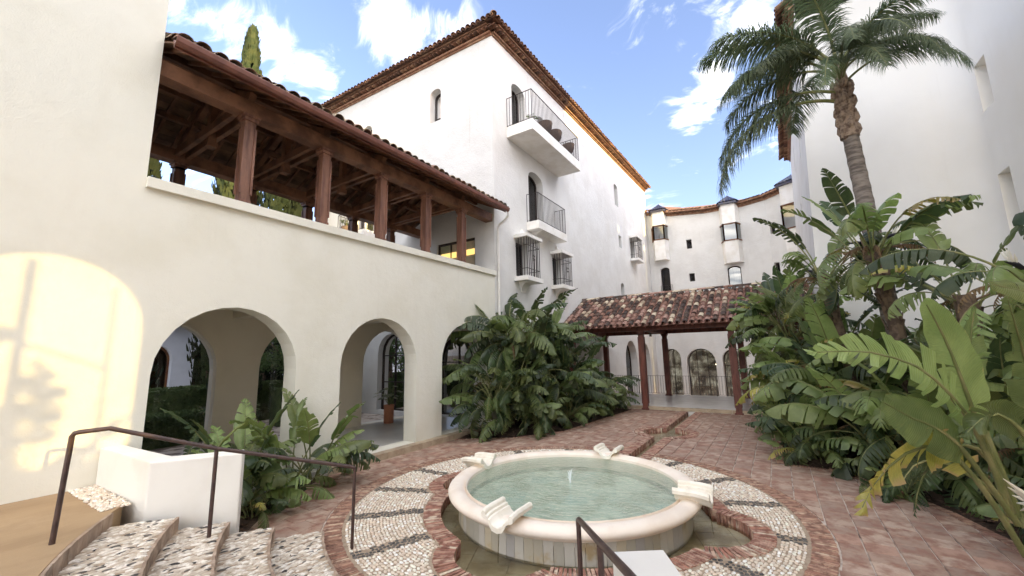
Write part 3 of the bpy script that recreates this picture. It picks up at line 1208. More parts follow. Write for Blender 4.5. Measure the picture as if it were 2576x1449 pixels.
for i in range(N):
    a = 2 * PI * i / N
    items.append((0, TR(FC.x + (1.795 + RND.uniform(-.002, .002)) * math.cos(a), FC.y + 1.795 * math.sin(a), -0.135, a)))
pieces('marble_slab', [slm], items, F, 300)
# floor of the pool, laid slabs
mb = MB()
mb.lathe([(0.001, 0.02), (1.72, 0.02)], 64, FC)
mb.lathe([(1.70, 0.02), (1.70, 0.26)], 64, FC)
mb.build('pool_bed', 'pool_slab', F, fix=False)
items = []
ms = []
Rz = math.radians(24)
for i in range(-6, 7):
    for j in range(-5, 6):
        ww, hh = 0.40, 0.50
        cx_, cy_ = (i + (0.5 if j % 2 else 0)) * ww, j * hh
        poly = [(cx_ - ww / 2 + .003, cy_ - hh / 2 + .003), (cx_ + ww / 2 - .006, cy_ - hh / 2 + .006), (cx_ + ww / 2 - .006, cy_ + hh / 2 - .006), (cx_ - ww / 2 + .006, cy_ + hh / 2 - .006)]
        if math.hypot(cx_, cy_) > 1.95:
            continue
        if math.hypot(cx_, cy_) > 1.25:
            for t in range(36):
                a = 2 * PI * t / 36
                if len(poly) > 2:
                    poly = clip(poly, (1.68 * math.cos(a), 1.68 * math.sin(a)), (-math.cos(a), -math.sin(a)))
        if len(poly) < 3:
            continue
        me = slabmesh('pool_slab', poly, 'pool_slab', 0.0, 0.006, 0.0015)
        ms.append(me)
        items.append((len(ms) - 1, TR(FC.x, FC.y, 0.021 + RND.uniform(-.0004, .0004), Rz)))
pieces('pool_slab', ms, items, F, 300)
mb = MB()
for k in range(96):
    a0, a1 = 2 * PI * k / 96, 2 * PI * (k + 1) / 96
    mb.face([(FC.x, FC.y, 0.285), (FC.x + 1.71 * math.cos(a0), FC.y + 1.71 * math.sin(a0), 0.285), (FC.x + 1.71 * math.cos(a1), FC.y + 1.71 * math.sin(a1), 0.285)])
mb.build('water', 'pool_water', F, fix=False)
# small jet in the middle
mb = MB()
for k in range(9):
    a = RND.random() * 6.28
    h = RND.uniform(0.10, 0.22) if k else 0.24
    ro = RND.uniform(0.005, 0.03)
    pts = [(FC.x + ro * math.cos(a) * t * 1.6, FC.y + ro * math.sin(a) * t * 1.6, 0.27 + h * (1 - (1 - t * 1.0) ** 2)) for t in (0, .3, .6, .85, 1)]
    mb.tube(pts, [0.007, 0.006, 0.005, 0.005, 0.002], 5)
for k in range(26):
    a = RND.random() * 6.28
    rr = RND.uniform(0.01, 0.07)
    z = 0.29 + RND.uniform(0, 0.2)
    c = (FC.x + rr * math.cos(a), FC.y + rr * math.sin(a), z)
    mb.lathe([(0.0005, -.006), (.005, 0), (0.0005, .006)], 5, c)
pmat('jet_foam', (0.85, 0.9, 0.9), None, rough=0.15, spec=0.6)
mb.build('water_jet', 'jet_foam', F, smooth='all', fix=False)
# scrolled spouts resting across the rim
prf = [(-0.235, 0.10), (-0.24, 0.145), (-0.222, 0.172), (-0.190, 0.172), (-0.172, 0.152), (-0.170, 0.118), (-0.138, 0.112), (-0.134, 0.082), (-0.108, 0.078), (-0.085, 0.040), (-0.05, 0.014), (0.0, 0.006)]
prof = prf + [(-x, z) for x, z in prf[::-1][1:]]
low = [(0.205, 0.085), (0.165, 0.075), (0.135, 0.055), (0.11, 0.005), (0.075, -0.035), (0.0, -0.055)]
prof = prof + low + [(-x, z) for x, z in low[::-1][1:]]
for k, (a, lb) in enumerate(((0, 'far'), (PI / 2, 'left'), (PI, 'near'), (-PI / 2, 'right'))):
    m = MB()
    # profile in (tangent, z), extruded radially
    M = Matrix.Translation((FC.x, FC.y, 0.345)) @ Matrix.Rotation(a, 4, 'Z')
    segs = [(1.64, 1.0, 0.0), (1.93, 1.0, 0.0), (2.05, 1.0, -0.012), (2.10, 0.97, -0.03)]
    n_ = len(prof)
    for (r_, s_, dz) in segs:
        m.v.extend([tuple(M @ Vector((r_, t * s_, z + dz))) for t, z in prof])
    for q in range(len(segs) - 1):
        for i in range(n_):
            j = (i + 1) % n_
            m.f.append((q * n_ + i, q * n_ + j, (q + 1) * n_ + j, (q + 1) * n_ + i))
            m.m.append(0)
    tr = tessellate_polygon([[Vector((t, z, 0)) for t, z in prof]])
    for t in tr:
        m.f.append(tuple(t)); m.m.append(0)
        m.f.append(tuple(i + (len(segs) - 1) * n_ for i in t)[::-1]); m.m.append(0)
    m.build('spout', 'spout_stone', F, smooth=True)
    if k in (2, 3):
        s = MB()
        pts = [tuple(M @ Vector((2.03 + 0.05 * t, 0, -0.03 - 0.38 * t * t))) for t in (0, .25, .5, .75, 1)]
        s.tube(pts, [.012, .009, .008, .007, .006], 6)
        s.build('water_trickle', 'basin_water', F, smooth='all')
# sunken basin around it: floor slabs, water and side
mb = MB()
mb.face([(3.6, 0.2, -0.16), (9.3, 0.2, -0.16), (9.3, 5.9, -0.16), (3.6, 5.9, -0.16)])
mb.face([(9.3, 2.2, -0.16), (17.5, 2.2, -0.16), (17.5, 3.8, -0.16), (9.3, 3.8, -0.16)])
bas = tag(mb.build('basin_floor', 'basin_slab', fix=False), kind='structure')
items = []
ms = [slabmesh('basin_slab', [(-0.19, -0.24), (0.19, -0.24), (0.19, 0.24), (-0.19, 0.24)], 'basin_slab', -0.02, 0.0, 0.003)]
for i in range(-8, 9):
    for j in range(-7, 8):
        cx_, cy_ = (i + (0.5 if j % 2 else 0)) * 0.39, j * 0.49
        x = FC.x + cx_ * math.cos(Rz) - cy_ * math.sin(Rz)
        y = FC.y + cx_ * math.sin(Rz) + cy_ * math.cos(Rz)
        if sdf(x, y) < 0.2 and math.hypot(cx_, cy_) > 1.4:
            items.append((0, TR(x, y, -0.148 + RND.uniform(-.001, .001), Rz)))
for i in range(20):
    x = 9.2 + i * 0.41
    items.append((0, TR(x, 3.0, -0.148, 0)))
for by in (0.45, -0.45):
    for bx in (-.2, .2):
        items.append((0, TR(BULGE.x + bx, 3.0 + by, -0.1475, 0)))
pieces('basin_slab', ms, items, bas, 300)
mb = MB()
sheet(mb, 3.6, 17.36, 0.2, 5.9, 0.08, -0.105, lambda x, y: sdf(x, y) < 0.10 and math.hypot(x - FC.x, y - FC.y) > 1.74)
tag(mb.build('basin_water', 'basin_water', fix=False), kind='structure')

# ================================================================== ARCADE BUILDING (left)
WY = 8.2
AX0, AX1 = 2.02, 11.68
ARC_X = [3.5, 6.8, 10.1]
A = thing('arcade_building', (6.8, 8.4, 0), 'cream two storey arcade wing with three round arches and a timber loggia above', 'building')
mb = MB()
holes = [(arch_poly(c - 1.15, c + 1.15, 0.14, 3.33), 0.45) for c in ARC_X]
wall(mb, (0, WY, 0), (1, 0, 0), (0, -1, 0), [(AX0, 0.0), (AX1, 0.0), (AX1, 5.14), (AX0, 5.14)], holes)
# back sheet of the front wall
wall(mb, (0, WY + 0.45, 0), (1, 0, 0), (0, 1, 0), [(AX0, 0.0), (AX1, 0.0), (AX1, 3.75), (AX0, 3.75)], [(h[0], 0.0) for h in holes])
mb.face([(AX0, WY + 0.5, 4.35), (AX0, WY + 0.5, 5.14), (AX1, WY + 0.5, 5.14), (AX1, WY + 0.5, 4.35)])
mb.build('front_wall', 'stucco_cream', A, fix=False)
mb = MB()
mb.extrude([(AX0, 8.12), (AX1, 8.12), (AX1, 8.74), (AX0, 8.74)], 5.142, 5.31)
mb.build('ledge', 'stucco_cream', A)
mb = MB()
IY = 11.75
holes2 = [(arch_poly(c - 1.15, c + 1.15, 0.14, 3.30), 0.40) for c in ARC_X]
wall(mb, (0, IY, 0), (1, 0, 0), (0, -1, 0), [(AX0, 0.0), (AX1, 0.0), (AX1, 3.75), (AX0, 3.75)], holes2)
wall(mb, (0, IY + 0.4, 0), (1, 0, 0), (0, 1, 0), [(AX0, 0.0), (AX1, 0.0), (AX1, 5.14), (AX0, 5.14)], [(h[0], 0.0) for h in holes2])
mb.face([(AX0, IY, 4.35), (AX0, IY, 5.14), (AX1, IY, 5.14), (AX1, IY, 4.35)])
mb.build('inner_wall', 'gallery_stucco', A, fix=False)
mb = MB()
mb.box(AX0 + .01, AX1 - .01, WY + 0.452, IY - 0.002, 3.75, 4.35)
# flat arches dropped below the ceiling
for c in (5.15, 8.45):
    mb.box(c - 0.25, c + 0.25, WY + 0.453, IY - 0.003, 3.45, 3.749)
mb.build('gallery_ceiling', 'gallery_stucco', A)
mb = MB()
mb.extrude([(AX0, IY - 0.1), (AX1, IY - 0.1), (AX1, IY + 0.5), (AX0, IY + 0.5)], 5.142, 5.31)
mb.build('rear_ledge', 'stucco_cream', A)
for h in holes2:
    mb = MB()
    P = [(x, IY + 0.2, z) for x, z in h[0]]
    mb.face(P)
    mb.build('glass_pane', 'court_glass', A, fix=False)
mb = MB()
mb.box(AX0, AX1, 7.99, IY + 0.45, -0.3, 0.139)
fl = mb.build('gallery_floor', 'polished_floor', A)
k = 0
x = 5.32
while x < 11.6:
    L_ = RND.uniform(0.7, 0.95)
    m = MB()
    m.box(x + .004, min(x + L_, 11.66) - .004, 7.965, 8.21, -0.1, 0.143)
    m.build('kerb_stone', 'kerb_stone', A)
    x += L_
# posts, capitals
PX = [3.5, 5.15, 6.8, 8.45, 10.1]


def loggia_post(px, py, z0, z1, w=0.095, mat='post_wood', parent=A, basew=0.145):
    m = MB()
    m.cur = 0
    m.box(px - w, px + w, py - w, py + w, z0 + 0.12, z1 - 0.12)
    # chamfer strips standing proud so the shaft reads as moulded
    for sx in (-1, 1):
        for sy in (-1, 1):
            m.box(px + sx * w - 0.02, px + sx * w + 0.02, py + sy * w - 0.02, py + sy * w + 0.02, z0 + 0.24, z1 - 0.26)
    p = m.build('post', mat, parent)
    m = MB()
    m.box(px - basew, px + basew, py - basew, py + basew, z0 + 0.001, z0 + 0.055)
    m.box(px - basew + .035, px + basew - .035, py - basew + .035, py + basew - .035, z0 + 0.055, z0 + 0.12)
    m.build('post_base', mat, p)
    m = MB()
    m.box(px - basew + .045, px + basew - .045, py - basew + .045, py + basew - .045, z1 - 0.17, z1 - 0.12)
    m.box(px - basew + .015, px + basew - .015, py - basew + .015, py + basew - .015, z1 - 0.12, z1 - 0.05)
    m.box(px - basew - .01, px + basew + .01, py - basew - .01, py + basew + .01, z1 - 0.05, z1 - 0.001)
    m.build('capital', mat, p)
    return p


for px in PX:
    loggia_post(px, 8.42, 5.31, 7.18)
    loggia_post(px, 11.9, 5.31, 7.18, 0.10)
for nm, y in (('front_beam', 8.42), ('rear_beam', 11.9)):
    m = MB()
    m.box(AX0, AX1 + 0.0, y - 0.15, y + 0.15, 7.18, 7.46)
    m.build(nm, 'beam_wood', A)
RY, RZ = 10.16, 8.72


def slope_z(y):
    return 7.52 + (y - 7.72) * (RZ - 7.52) / (RY - 7.72) if y < RY else RZ - (y - RY) * (RZ - 7.52) / (12.6 - RY)


for px in PX:
    m = MB()
    for dx in (-0.11, 0.11):
        m.bar((px + dx, 8.3, 7.38), (px + dx, 12.0, 7.38), 0.09, 0.17)
    m.build('tie_beam', 'beam_wood', A)
    m = MB()
    m.bar((px, RY, 7.20), (px, RY, RZ - 0.22), 0.15, 0.15)
    m.bar((px, RY, 7.08), (px, RY, 7.20), 0.19, 0.19)
    m.build('king_post', 'beam_wood', A)
    for y0, y1 in ((8.35, RY), (11.95, RY)):
        m = MB()
        m.bar((px, y0, slope_z(y0) - 0.24), (px, y1, slope_z(y1) - 0.26), 0.12, 0.17)
        m.build('principal_rafter', 'beam_wood', A)
        m = MB()
        ym = (y0 + y1) / 2
        m.bar((px, RY, 7.45), (px, ym, slope_z(ym) - 0.33), 0.09, 0.12)
        m.build('strut', 'beam_wood', A)
for y in (9.0, 9.6, RY, 10.75, 11.35):
    m = MB()
    m.bar((AX0, y, slope_z(y) - 0.115), (AX1, y, slope_z(y) - 0.115), 0.10, 0.13)
    m.build('purlin', 'beam_wood', A)
for i in range(24):
    x = AX0 + 0.18 + i * (AX1 - AX0 - 0.2) / 23.5
    for s in (0, 1):
        m = MB()
        a, b = (7.70, RY) if s == 0 else (12.6, RY)
        m.bar((x, a, slope_z(a) - 0.065), (x, b, slope_z(b) - 0.065), 0.06, 0.075)
        m.build('rafter', 'beam_wood', A)
nb = 15
for s in (0, 1):
    for i in range(nb):
        ya = 7.70 + (RY - 7.70) * i / nb if s == 0 else RY + (12.6 - RY) * i / nb
        yb = 7.70 + (RY - 7.70) * (i + .96) / nb if s == 0 else RY + (12.6 - RY) * (i + .96) / nb
        m = MB()
        za, zb = slope_z(ya), slope_z(yb)
        m.add([(AX0, ya, za - .025), (AX1, ya, za - .025), (AX1, yb, zb - .025), (AX0, yb, zb - .025), (AX0, ya, za), (AX1, ya, za), (AX1, yb, zb), (AX0, yb, zb)],
              [(0, 3, 2, 1), (4, 5, 6, 7), (0, 1, 5, 4), (1, 2, 6, 5), (2, 3, 7, 6), (3, 0, 4, 7)])
        m.build('roof_plank', 'plank_wood', A)
ROOF = lambda s: Vector((0, 1, (RZ - 7.52) / (RY - 7.72))) if s == 0 else Vector((0, -1, (RZ - 7.52) / (RY - 7.72)))
tiled_slope(A, (AX0, 7.66, 7.53), (AX1, 7.66, 7.53), ROOF(0), 8, T_log, T_logp, 0.255, 0.33, jitter=0.026, lift=0.03)
m = MB()
for s, ya in ((0, 7.70), (1, 12.6)):
    m.face([(AX0, ya, slope_z(ya) + .012), (AX1, ya, slope_z(ya) + .012), (AX1, RY, RZ + .012), (AX0, RY, RZ + .012)])
m.build('roof_mortar', 'loggia_tile', A, fix=False)
# gutter with rounded section, fascia and downpipe
m = MB()
gp = [(0, 0.06), (-0.012, 0.0), (-0.045, -0.035), (-0.09, -0.035), (-0.12, 0.0), (-0.135, 0.065), (-0.15, 0.075), (-0.15, 0.06), (-0.132, -0.008), (-0.095, -0.05), (-0.04, -0.05), (0.0, -0.015)]
M = Matrix.Translation((AX0 - 0.02, 7.66, 7.46)) @ Matrix(((0, 0, 1, 0), (1, 0, 0, 0), (0, 1, 0, 0), (0, 0, 0, 1)))
m.extrude(gp, 0, AX1 - AX0 + 0.05, M)
m.build('gutter', 'gutter_paint', A)
m = MB()
m.box(AX0, AX1, 7.668, 7.70, 7.40, 7.51)
m.build('fascia', 'gutter_paint', A)
m = MB()
m.tube([(11.76, 7.62, 7.42), (11.77, 7.62, 7.30), (11.80, 7.80, 7.16), (11.83, 8.05, 7.06), (11.84, 8.13, 6.92), (11.84, 8.13, 4.0), (11.84, 8.13, 0.4)], 0.045, 10)
m.build('downpipe', 'white_paint', A, smooth=True)

# tall windowless block at the far left, flush with the arcade
Tb = thing('tall_block', (-1, 9, 0), 'tall plain cream wall rising beside the loggia at the left edge', 'building')
m = MB()
wall(m, (0, WY, 0), (1, 0, 0), (0, -1, 0), [(-4, 0), (AX0, 0), (AX0, 12), (-4, 12)])
m.face([(AX0, WY, 0), (AX0, 16, 0), (AX0, 16, 12), (AX0, WY, 12)])
m.face([(-4, WY, 12), (AX0, WY, 12), (AX0, 16, 12), (-4, 16, 12)])
m.face([(-4, WY, 0), (-4, 16, 0), (-4, 16, 12), (-4, WY, 12)])
m.build('wall', 'stucco_cream', Tb, fix=False)

# ================================================================== CORNER BUILDING (white, big tiled hip roof)
B = thing('corner_building', (20, 9, 0), 'tall white corner building with a tiled hip roof, balconies and caged windows', 'building')
EZ = lambda x: 15.05 + (x - 11.7) * 0.046      # eave level along the court side
EL = lambda y: 15.05 + (y - 8.2) * 0.030
TX0, TX1 = 11.7, 34.4
H = []


def opening(x0, x1, z0, z1, rise, depth=0.32, glass='pane_dark', frame=True, fw=0.06, mun=(), back='dark_room', face='R', inset=0.0, label=None):
    p = arch_poly(x0, x1, z0, z1, rise, 8)
    H.append((face, p, depth, glass, frame, fw, mun, back, label))


opening(13.1, 14.2, 11.40, 13.75, 0.32, 0.38, mun=(('v', 13.65),))
opening(15.3, 16.25, 12.05, 13.35, 0.25, 0.35)
opening(14.3, 15.6, 7.76, 10.25, 0.35, 0.38, mun=(('v', 14.95),))
opening(26.0, 26.75, 12.2, 13.75, 0.18, 0.35)
opening(26.35, 26.95, 9.3, 10.15, 0, 0.35)
opening(26.15, 26.9, 4.6, 6.85, 0.3, 0.35)
opening(13.15, 14.05, 5.36, 6.82, 0, 0.30)
opening(16.3, 17.15, 5.40, 6.80, 0, 0.30)
opening(29.0, 30.0, 9.0, 10.5, 0, 0.30)
opening(26.2, 28.8, 0.0 - 1.3, 3.05, 1.3, 0.5, 'pane_clear', mun=(('v', 27.5), ('h', 1.2)))
opening(29.6, 32.3, 0.0 - 1.3, 2.9, 1.35, 0.5, 'pane_clear', mun=(('v', 30.9), ('h', 1.2)))
opening(10.87, 11.5, 12.17, 13.68, 0.22, 0.38, face='L', mun=(('h', 12.5),))
opening(15.3, 16.05, 12.6, 13.5, 0.37, 0.38, face='L')
opening(9.1, 11.0, 4.36, 6.74, 0, 0.12, face='L', back=None)
opening(12.75, 14.4, 0.16, 3.32, 0.82, 0.30, face='L', mun=(('v', 13.6), ('h', 1.3), ('h', 2.4)))
opening(9.2, 11.0, 0.16, 3.10, 0.9, 0.30, face='L', mun=(('v', 10.1), ('h', 2.1)))
opening(15.0, 16.2, 7.95, 10.1, 0.3, 0.3, face='L')
mb = MB()
wall(mb, (0, WY + 0.004, 0), (1, 0, 0), (0, -1, 0), [(TX0, -1.7), (TX1, -1.7), (TX1, EZ(TX1)), (TX0, EZ(TX0))], [(h[1], h[2]) for h in H if h[0] == 'R'])
wall(mb, (TX0, 0, 0), (0, 1, 0), (-1, 0, 0), [(8.204, 0), (19.0, 0), (19.0, EL(19.0)), (8.204, EL(8.2))], [(h[1], h[2]) for h in H if h[0] == 'L'])
mb.face([(TX0, 19, 0), (TX1, 19, 0), (TX1, 19, EL(19)), (TX0, 19, EL(19))])
mb.build('wall', 'stucco_white', B, fix=False)
for h in H:
    o, u, n = ((0, WY + 0.004, 0), (1, 0, 0), (0, -1, 0)) if h[0] == 'R' else ((TX0, 0, 0), (0, 1, 0), (-1, 0, 0))
    if h[7] is None:
        continue
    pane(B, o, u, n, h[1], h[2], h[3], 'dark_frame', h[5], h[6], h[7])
# warm lit doorway at the end of the loggia
m = MB()
m.box(TX0 + 0.125, TX0 + 0.16, 9.1, 11.0, 4.36, 6.74)
dp = m.build('loggia_doorway', 'warm_room', B)
m = MB()
for q in ((TX0 + 0.06, TX0 + 0.124, 9.1, 9.16, 4.36, 6.74), (TX0 + 0.06, TX0 + 0.124, 10.94, 11.0, 4.36, 6.74), (TX0 + 0.06, TX0 + 0.124, 9.16, 10.94, 6.66, 6.74), (TX0 + 0.08, TX0 + 0.124, 9.72, 9.76, 4.36, 6.66), (TX0 + 0.08, TX0 + 0.124, 10.34, 10.38, 4.36, 6.66)):
    m.box(*q)
m.build('door_frame', 'dark_frame', dp)
m = MB()
m.box(TX0 + 0.105, TX0 + 0.122, 9.2, 10.9, 6.12, 6.34)
m.build('light_strip', 'warm_lamp', dp)

# roof: hip sheet + tiles at the eaves + brick cornice
OV = 0.42
m = MB()
hipx, ridge = TX0 + 5.4, 17.9
c = [(TX0 - OV, WY - OV, EZ(TX0) + .12), (TX1 + .2, WY - OV, EZ(TX1) + .12), (TX1 + .2, 19.4, EL(19) + .12), (TX0 - OV, 19.4, EL(19) + .12)]
r0, r1 = (hipx, 13.6, 18.0), (TX1 + .2, 13.6, 19.1)
m.face([c[0], c[1], r1, r0])
m.face([c[0], r0, c[3]])
m.face([c[3], r0, r1, c[2]])
m.face([c[0], c[3], (c[3][0], c[3][1], c[3][2] - .03), (c[0][0], c[0][1], c[0][2] - .03)])
m.build('roof', 'eave_tile', B, fix=False)
up_r = Vector((0, r1[1] - c[1][1], r1[2] - c[1][2]))
up_l = Vector((hipx - c[0][0], 0, 18.0 - c[0][2]))
tiled_slope(B, (TX0 - OV + .1, WY - OV - .06, c[0][2] + .01), (TX1 + .2, WY - OV - .06, c[1][2] + .01), up_r, 3, T_eave, T_eavep, 0.25, 0.34, 300,
            extra=lambda p: p.x - TX0 > p.y - WY)
tiled_slope(B, (TX0 - OV - .06, 19.2, c[3][2] + .01), (TX0 - OV - .06, WY - OV + .1, c[0][2] + .01), up_l, 3, T_eave, T_eavep, 0.25, 0.34, 300, name='end_roof_tile',
            extra=lambda p: p.x - TX0 < p.y - WY)
# hip ridge tiles and a little finial tile
items = []
hv = (Vector(r0) - Vector(c[0]))
hl = hv.length
hv.normalize()
sidev = hv.cross(Vector((0, 0, 1))).normalized()
nv = sidev.cross(hv)
for i in range(int(hl / 0.33)):
    M = Matrix((sidev, hv, nv)).transposed().to_4x4()
    M = Matrix.Translation(Vector(c[0]) + hv * (i * 0.33 - 0.05) + nv * 0.09) @ M
    items.append((0, M))
pieces('ridge_tile', T_eave, items, B, 300)
m = MB()
m.lathe([(0.02, 0), (0.13, 0.02), (0.15, 0.10), (0.10, 0.19), (0.02, 0.22)], 10, (c[0][0] + .1, c[0][1] + .1, c[0][2] + .12))
m.build('corner_finial', 'loggia_tile', B, smooth=True)
# cornice of stepped brick and tile ends
m = MB()


def cornice(m, a, b, n, steps_):
    a, b, n = Vector(a), Vector(b), Vector(n)
    for (z0, z1, d) in steps_:
        p = [a + Vector((0, 0, z0)) - n * .02, b + Vector((0, 0, z0)) - n * .02, b + n * d + Vector((0, 0, z0)), a + n * d + Vector((0, 0, z0))]
        q = [v + Vector((0, 0, z1 - z0)) for v in p]
        m.add(p + q, [(0, 1, 2, 3), (4, 7, 6, 5), (0, 4, 5, 1), (1, 5, 6, 2), (2, 6, 7, 3), (3, 7, 4, 0)])


ST = [(-0.26, -0.19, 0.06), (-0.185, -0.11, 0.14), (0.02, 0.085, 0.36)]
cornice(m, (TX0 - 0.0, WY, EZ(TX0) + .04), (TX1, WY, EZ(TX1) + .04), (0, -1, 0), ST)
ST2 = [(a_ + .001, b_ - .001, d_) for a_, b_, d_ in ST]
cornice(m, (TX0, 19, EL(19) + .04), (TX0, WY - 0.0, EL(8.2) + .04), (-1, 0, 0), ST2)
m.build('cornice', 'eave_brick', B, fix=False)


def cornice_tiles(parent, a, b, n, spacing=0.22, mat=None, lim=300):
    a, b, n = Vector(a), Vector(b), Vector(n).normalized()
    e = (b - a).normalized()
    L = (b - a).length
    items = []
    for i in range(int(L / spacing)):
        x = a + e * ((i + .5) * spacing) + n * 0.32
        for kk, (dz, dn) in enumerate(((-0.10, 0.0),)):
            M = Matrix(((-n).cross(Vector((0, 0, 1))), -n, Vector((0, 0, 1)))).transposed().to_4x4()
            items.append((0, Matrix.Translation(x + Vector((0, 0, dz))) @ M))
    pieces('cornice_tile', mat or T_eave, items, parent, lim)


cornice_tiles(B, (TX0 - .3, WY, EZ(TX0) + .03), (TX1, WY, EZ(TX1) + .03), (0, -1, 0))
cornice_tiles(B, (TX0, 19, EL(19) + .03), (TX0, WY - .3, EL(8.2) + .03), (-1, 0, 0))


# balconies: slab > railing
def railing(m, pts, z0, h, sp=0.115, r=0.007, posts=True, lean=0.0):
    for i in range(len(pts) - 1):
        a, b = Vector((*pts[i], z0)), Vector((*pts[i + 1], z0))
        L = (b - a).length
        m.bar(a + Vector((0, 0, h)), b + Vector((0, 0, h)), 0.035, 0.012)
        m.bar(a + Vector((0, 0, 0.06)), b + Vector((0, 0, 0.06)), 0.03, 0.010)
        nn = max(1, int(L / sp))
        for k in range(nn + 1):
            p = a + (b - a) * k / nn
            ww = 0.022 if k in (0, nn) else r * 2
            z_a = 0 if k in (0, nn) else 0.06
            m.box(p.x - ww / 2, p.x + ww / 2, p.y - ww / 2, p.y + ww / 2, z0 + z_a, z0 + h)


def balcony(parent, x0, x1, y, z0, z1, rail_h, corbel=None, name='balcony'):
    m = MB()
    m.box(x0, x1, y, WY + 0.002, z0, z1)
    s = m.build(name, 'white_paint', parent)
    m = MB()
    railing(m, [(x0 + .05, WY), (x0 + .05, y + .05), (x1 - .05, y + .05), (x1 - .05, WY)], z1, rail_h)
    m.build('railing', 'iron', s)
    if corbel:
        m = MB()
        cx, w_, dz = corbel
        # curved bracket
        N = 8
        for i in range(N):
            t0, t1 = i / N, (i + 1) / N
            f = lambda t: (WY - (WY - y - 0.1) * (1 - math.sqrt(max(0, 1 - (1 - t) ** 2))) - 0.0, z0 - dz * t)
            (ya, za), (yb, zb) = f(t0), f(t1)
            wa, wb = w_ * (1 - 0.45 * t0), w_ * (1 - 0.45 * t1)
            m.add([(cx - wa, ya, za), (cx + wa, ya, za), (cx + wb, yb, zb), (cx - wb, yb, zb), (cx - wa, WY, za), (cx + wa, WY, za), (cx + wb, WY, zb), (cx - wb, WY, zb)],
                  [(0, 1, 2, 3), (0, 3, 7, 4), (1, 5, 6, 2), (3, 2, 6, 7), (0, 4, 5, 1)])
        m.build('bracket', 'white_paint', s, smooth=True)
    return s


balcony(B, 12.66, 17.25, 7.0, 10.92, 11.36, 1.28)
balcony(B, 14.05, 16.75, 7.62, 7.42, 7.76, 1.22, corbel=(15.1, 0.62, 0.5))


def cage(parent, x0, x1, z0, z1, d=0.52):
    m = MB()
    m.box(x0 - 0.14, x1 + 0.14, WY - d - 0.08, WY + .002, z0 - 0.17, z0)
    s = m.build('window_bay', 'white_paint', parent)
    m = MB()
    m.box(x0 - 0.14, x1 + 0.14, WY - d - 0.08, WY + .002, z1, z1 + 0.13)
    # moulded gable on the hood
    cx = (x0 + x1) / 2
    N = 8
    for i in range(N):
        t0, t1 = i / N, (i + 1) / N
        wa, wb = 0.36 * (1 - t0) ** 1.7 + 0.03, 0.36 * (1 - t1) ** 1.7 + 0.03
        za, zb = z1 + .13 + 0.38 * t0, z1 + .13 + 0.38 * t1
        ya, yb = WY - 0.22 * (1 - t0) - .02, WY - 0.22 * (1 - t1) - .02
        m.add([(cx - wa, ya, za), (cx + wa, ya, za), (cx + wb, yb, zb), (cx - wb, yb, zb), (cx - wa, WY, za), (cx + wa, WY, za), (cx + wb, WY, zb), (cx - wb, WY, zb)],
              [(0, 1, 2, 3), (0, 3, 7, 4), (1, 5, 6, 2), (3, 2, 6, 7)])
    m.build('hood', 'white_paint', s)
    m = MB()
    for i in range(N):
        t0, t1 = i / N, (i + 1) / N
        f = lambda t: WY - (d - 0.05) * (1 - math.sqrt(max(0, 1 - (1 - t) ** 2)))
        wa, wb = 0.30 * (1 - .5 * t0), 0.30 * (1 - .5 * t1)
        za, zb = z0 - .17 - 0.38 * t0, z0 - .17 - 0.38 * t1
        ya, yb = f(t0) - .03, f(t1) - .03
        m.add([(cx - wa, ya, za), (cx + wa, ya, za), (cx + wb, yb, zb), (cx - wb, yb, zb), (cx - wa, WY, za), (cx + wa, WY, za), (cx + wb, WY, zb), (cx - wb, WY, zb)],
              [(0, 1, 2, 3), (0, 3, 7, 4), (1, 5, 6, 2), (3, 2, 6, 7)])
    m.build('bracket', 'white_paint', s, smooth=True)
    m = MB()
    Y = WY - d
    nb_ = 7
    for i in range(nb_ + 1):
        x = x0 + (x1 - x0) * i / nb_
        m.box(x - .011, x + .011, Y - .011, Y + .011, z0, z1)
    for i in range(1, 4):
        y = WY - d + d * i / 4
        for x in (x0, x1):
            m.box(x - .011, x + .011, y - .011, y + .011, z0, z1)
    for z in (z0 + (z1 - z0) * .2, z0 + (z1 - z0) * .8):
        m.bar((x0, Y, z), (x1, Y, z), .02)
        m.bar((x0, Y, z), (x0, WY, z), .02)
        m.bar((x1, Y, z), (x1, WY, z), .02)
    # scroll work in the middle
    for sx in (-1, 1):
        for sz in (-1, 1):
            cc = (cx + sx * 0.055, Y - .012, (z0 + z1) / 2 + sz * 0.07)
            pts = [(cc[0] + 0.045 * (1 - t * .6) * math.cos(t * 8) * sx, cc[1], cc[2] + 0.06 * (1 - t * .6) * math.sin(t * 8)) for t in [k / 12 for k in range(13)]]
            m.tube(pts, 0.008, 5)
    m.build('iron_grille', 'iron', s, fix=False)


cage(B, 13.13, 14.1, 5.30, 6.84)
cage(B, 16.25, 17.2, 5.36, 6.80)
cage(B, 28.9, 30.1, 8.95, 10.5)
# balcony on the garden side, seen through the loggia
m = MB()
m.box(TX0 - 0.8, TX0 + .002, 14.6, 16.6, 7.6, 7.9)
s = m.build('balcony', 'white_paint', B)
m = MB()
railing(m, [(TX0, 14.65), (TX0 - .75, 14.65), (TX0 - .75, 16.55), (TX0, 16.55)], 7.9, 1.0)
m.build('railing', 'iron', s)

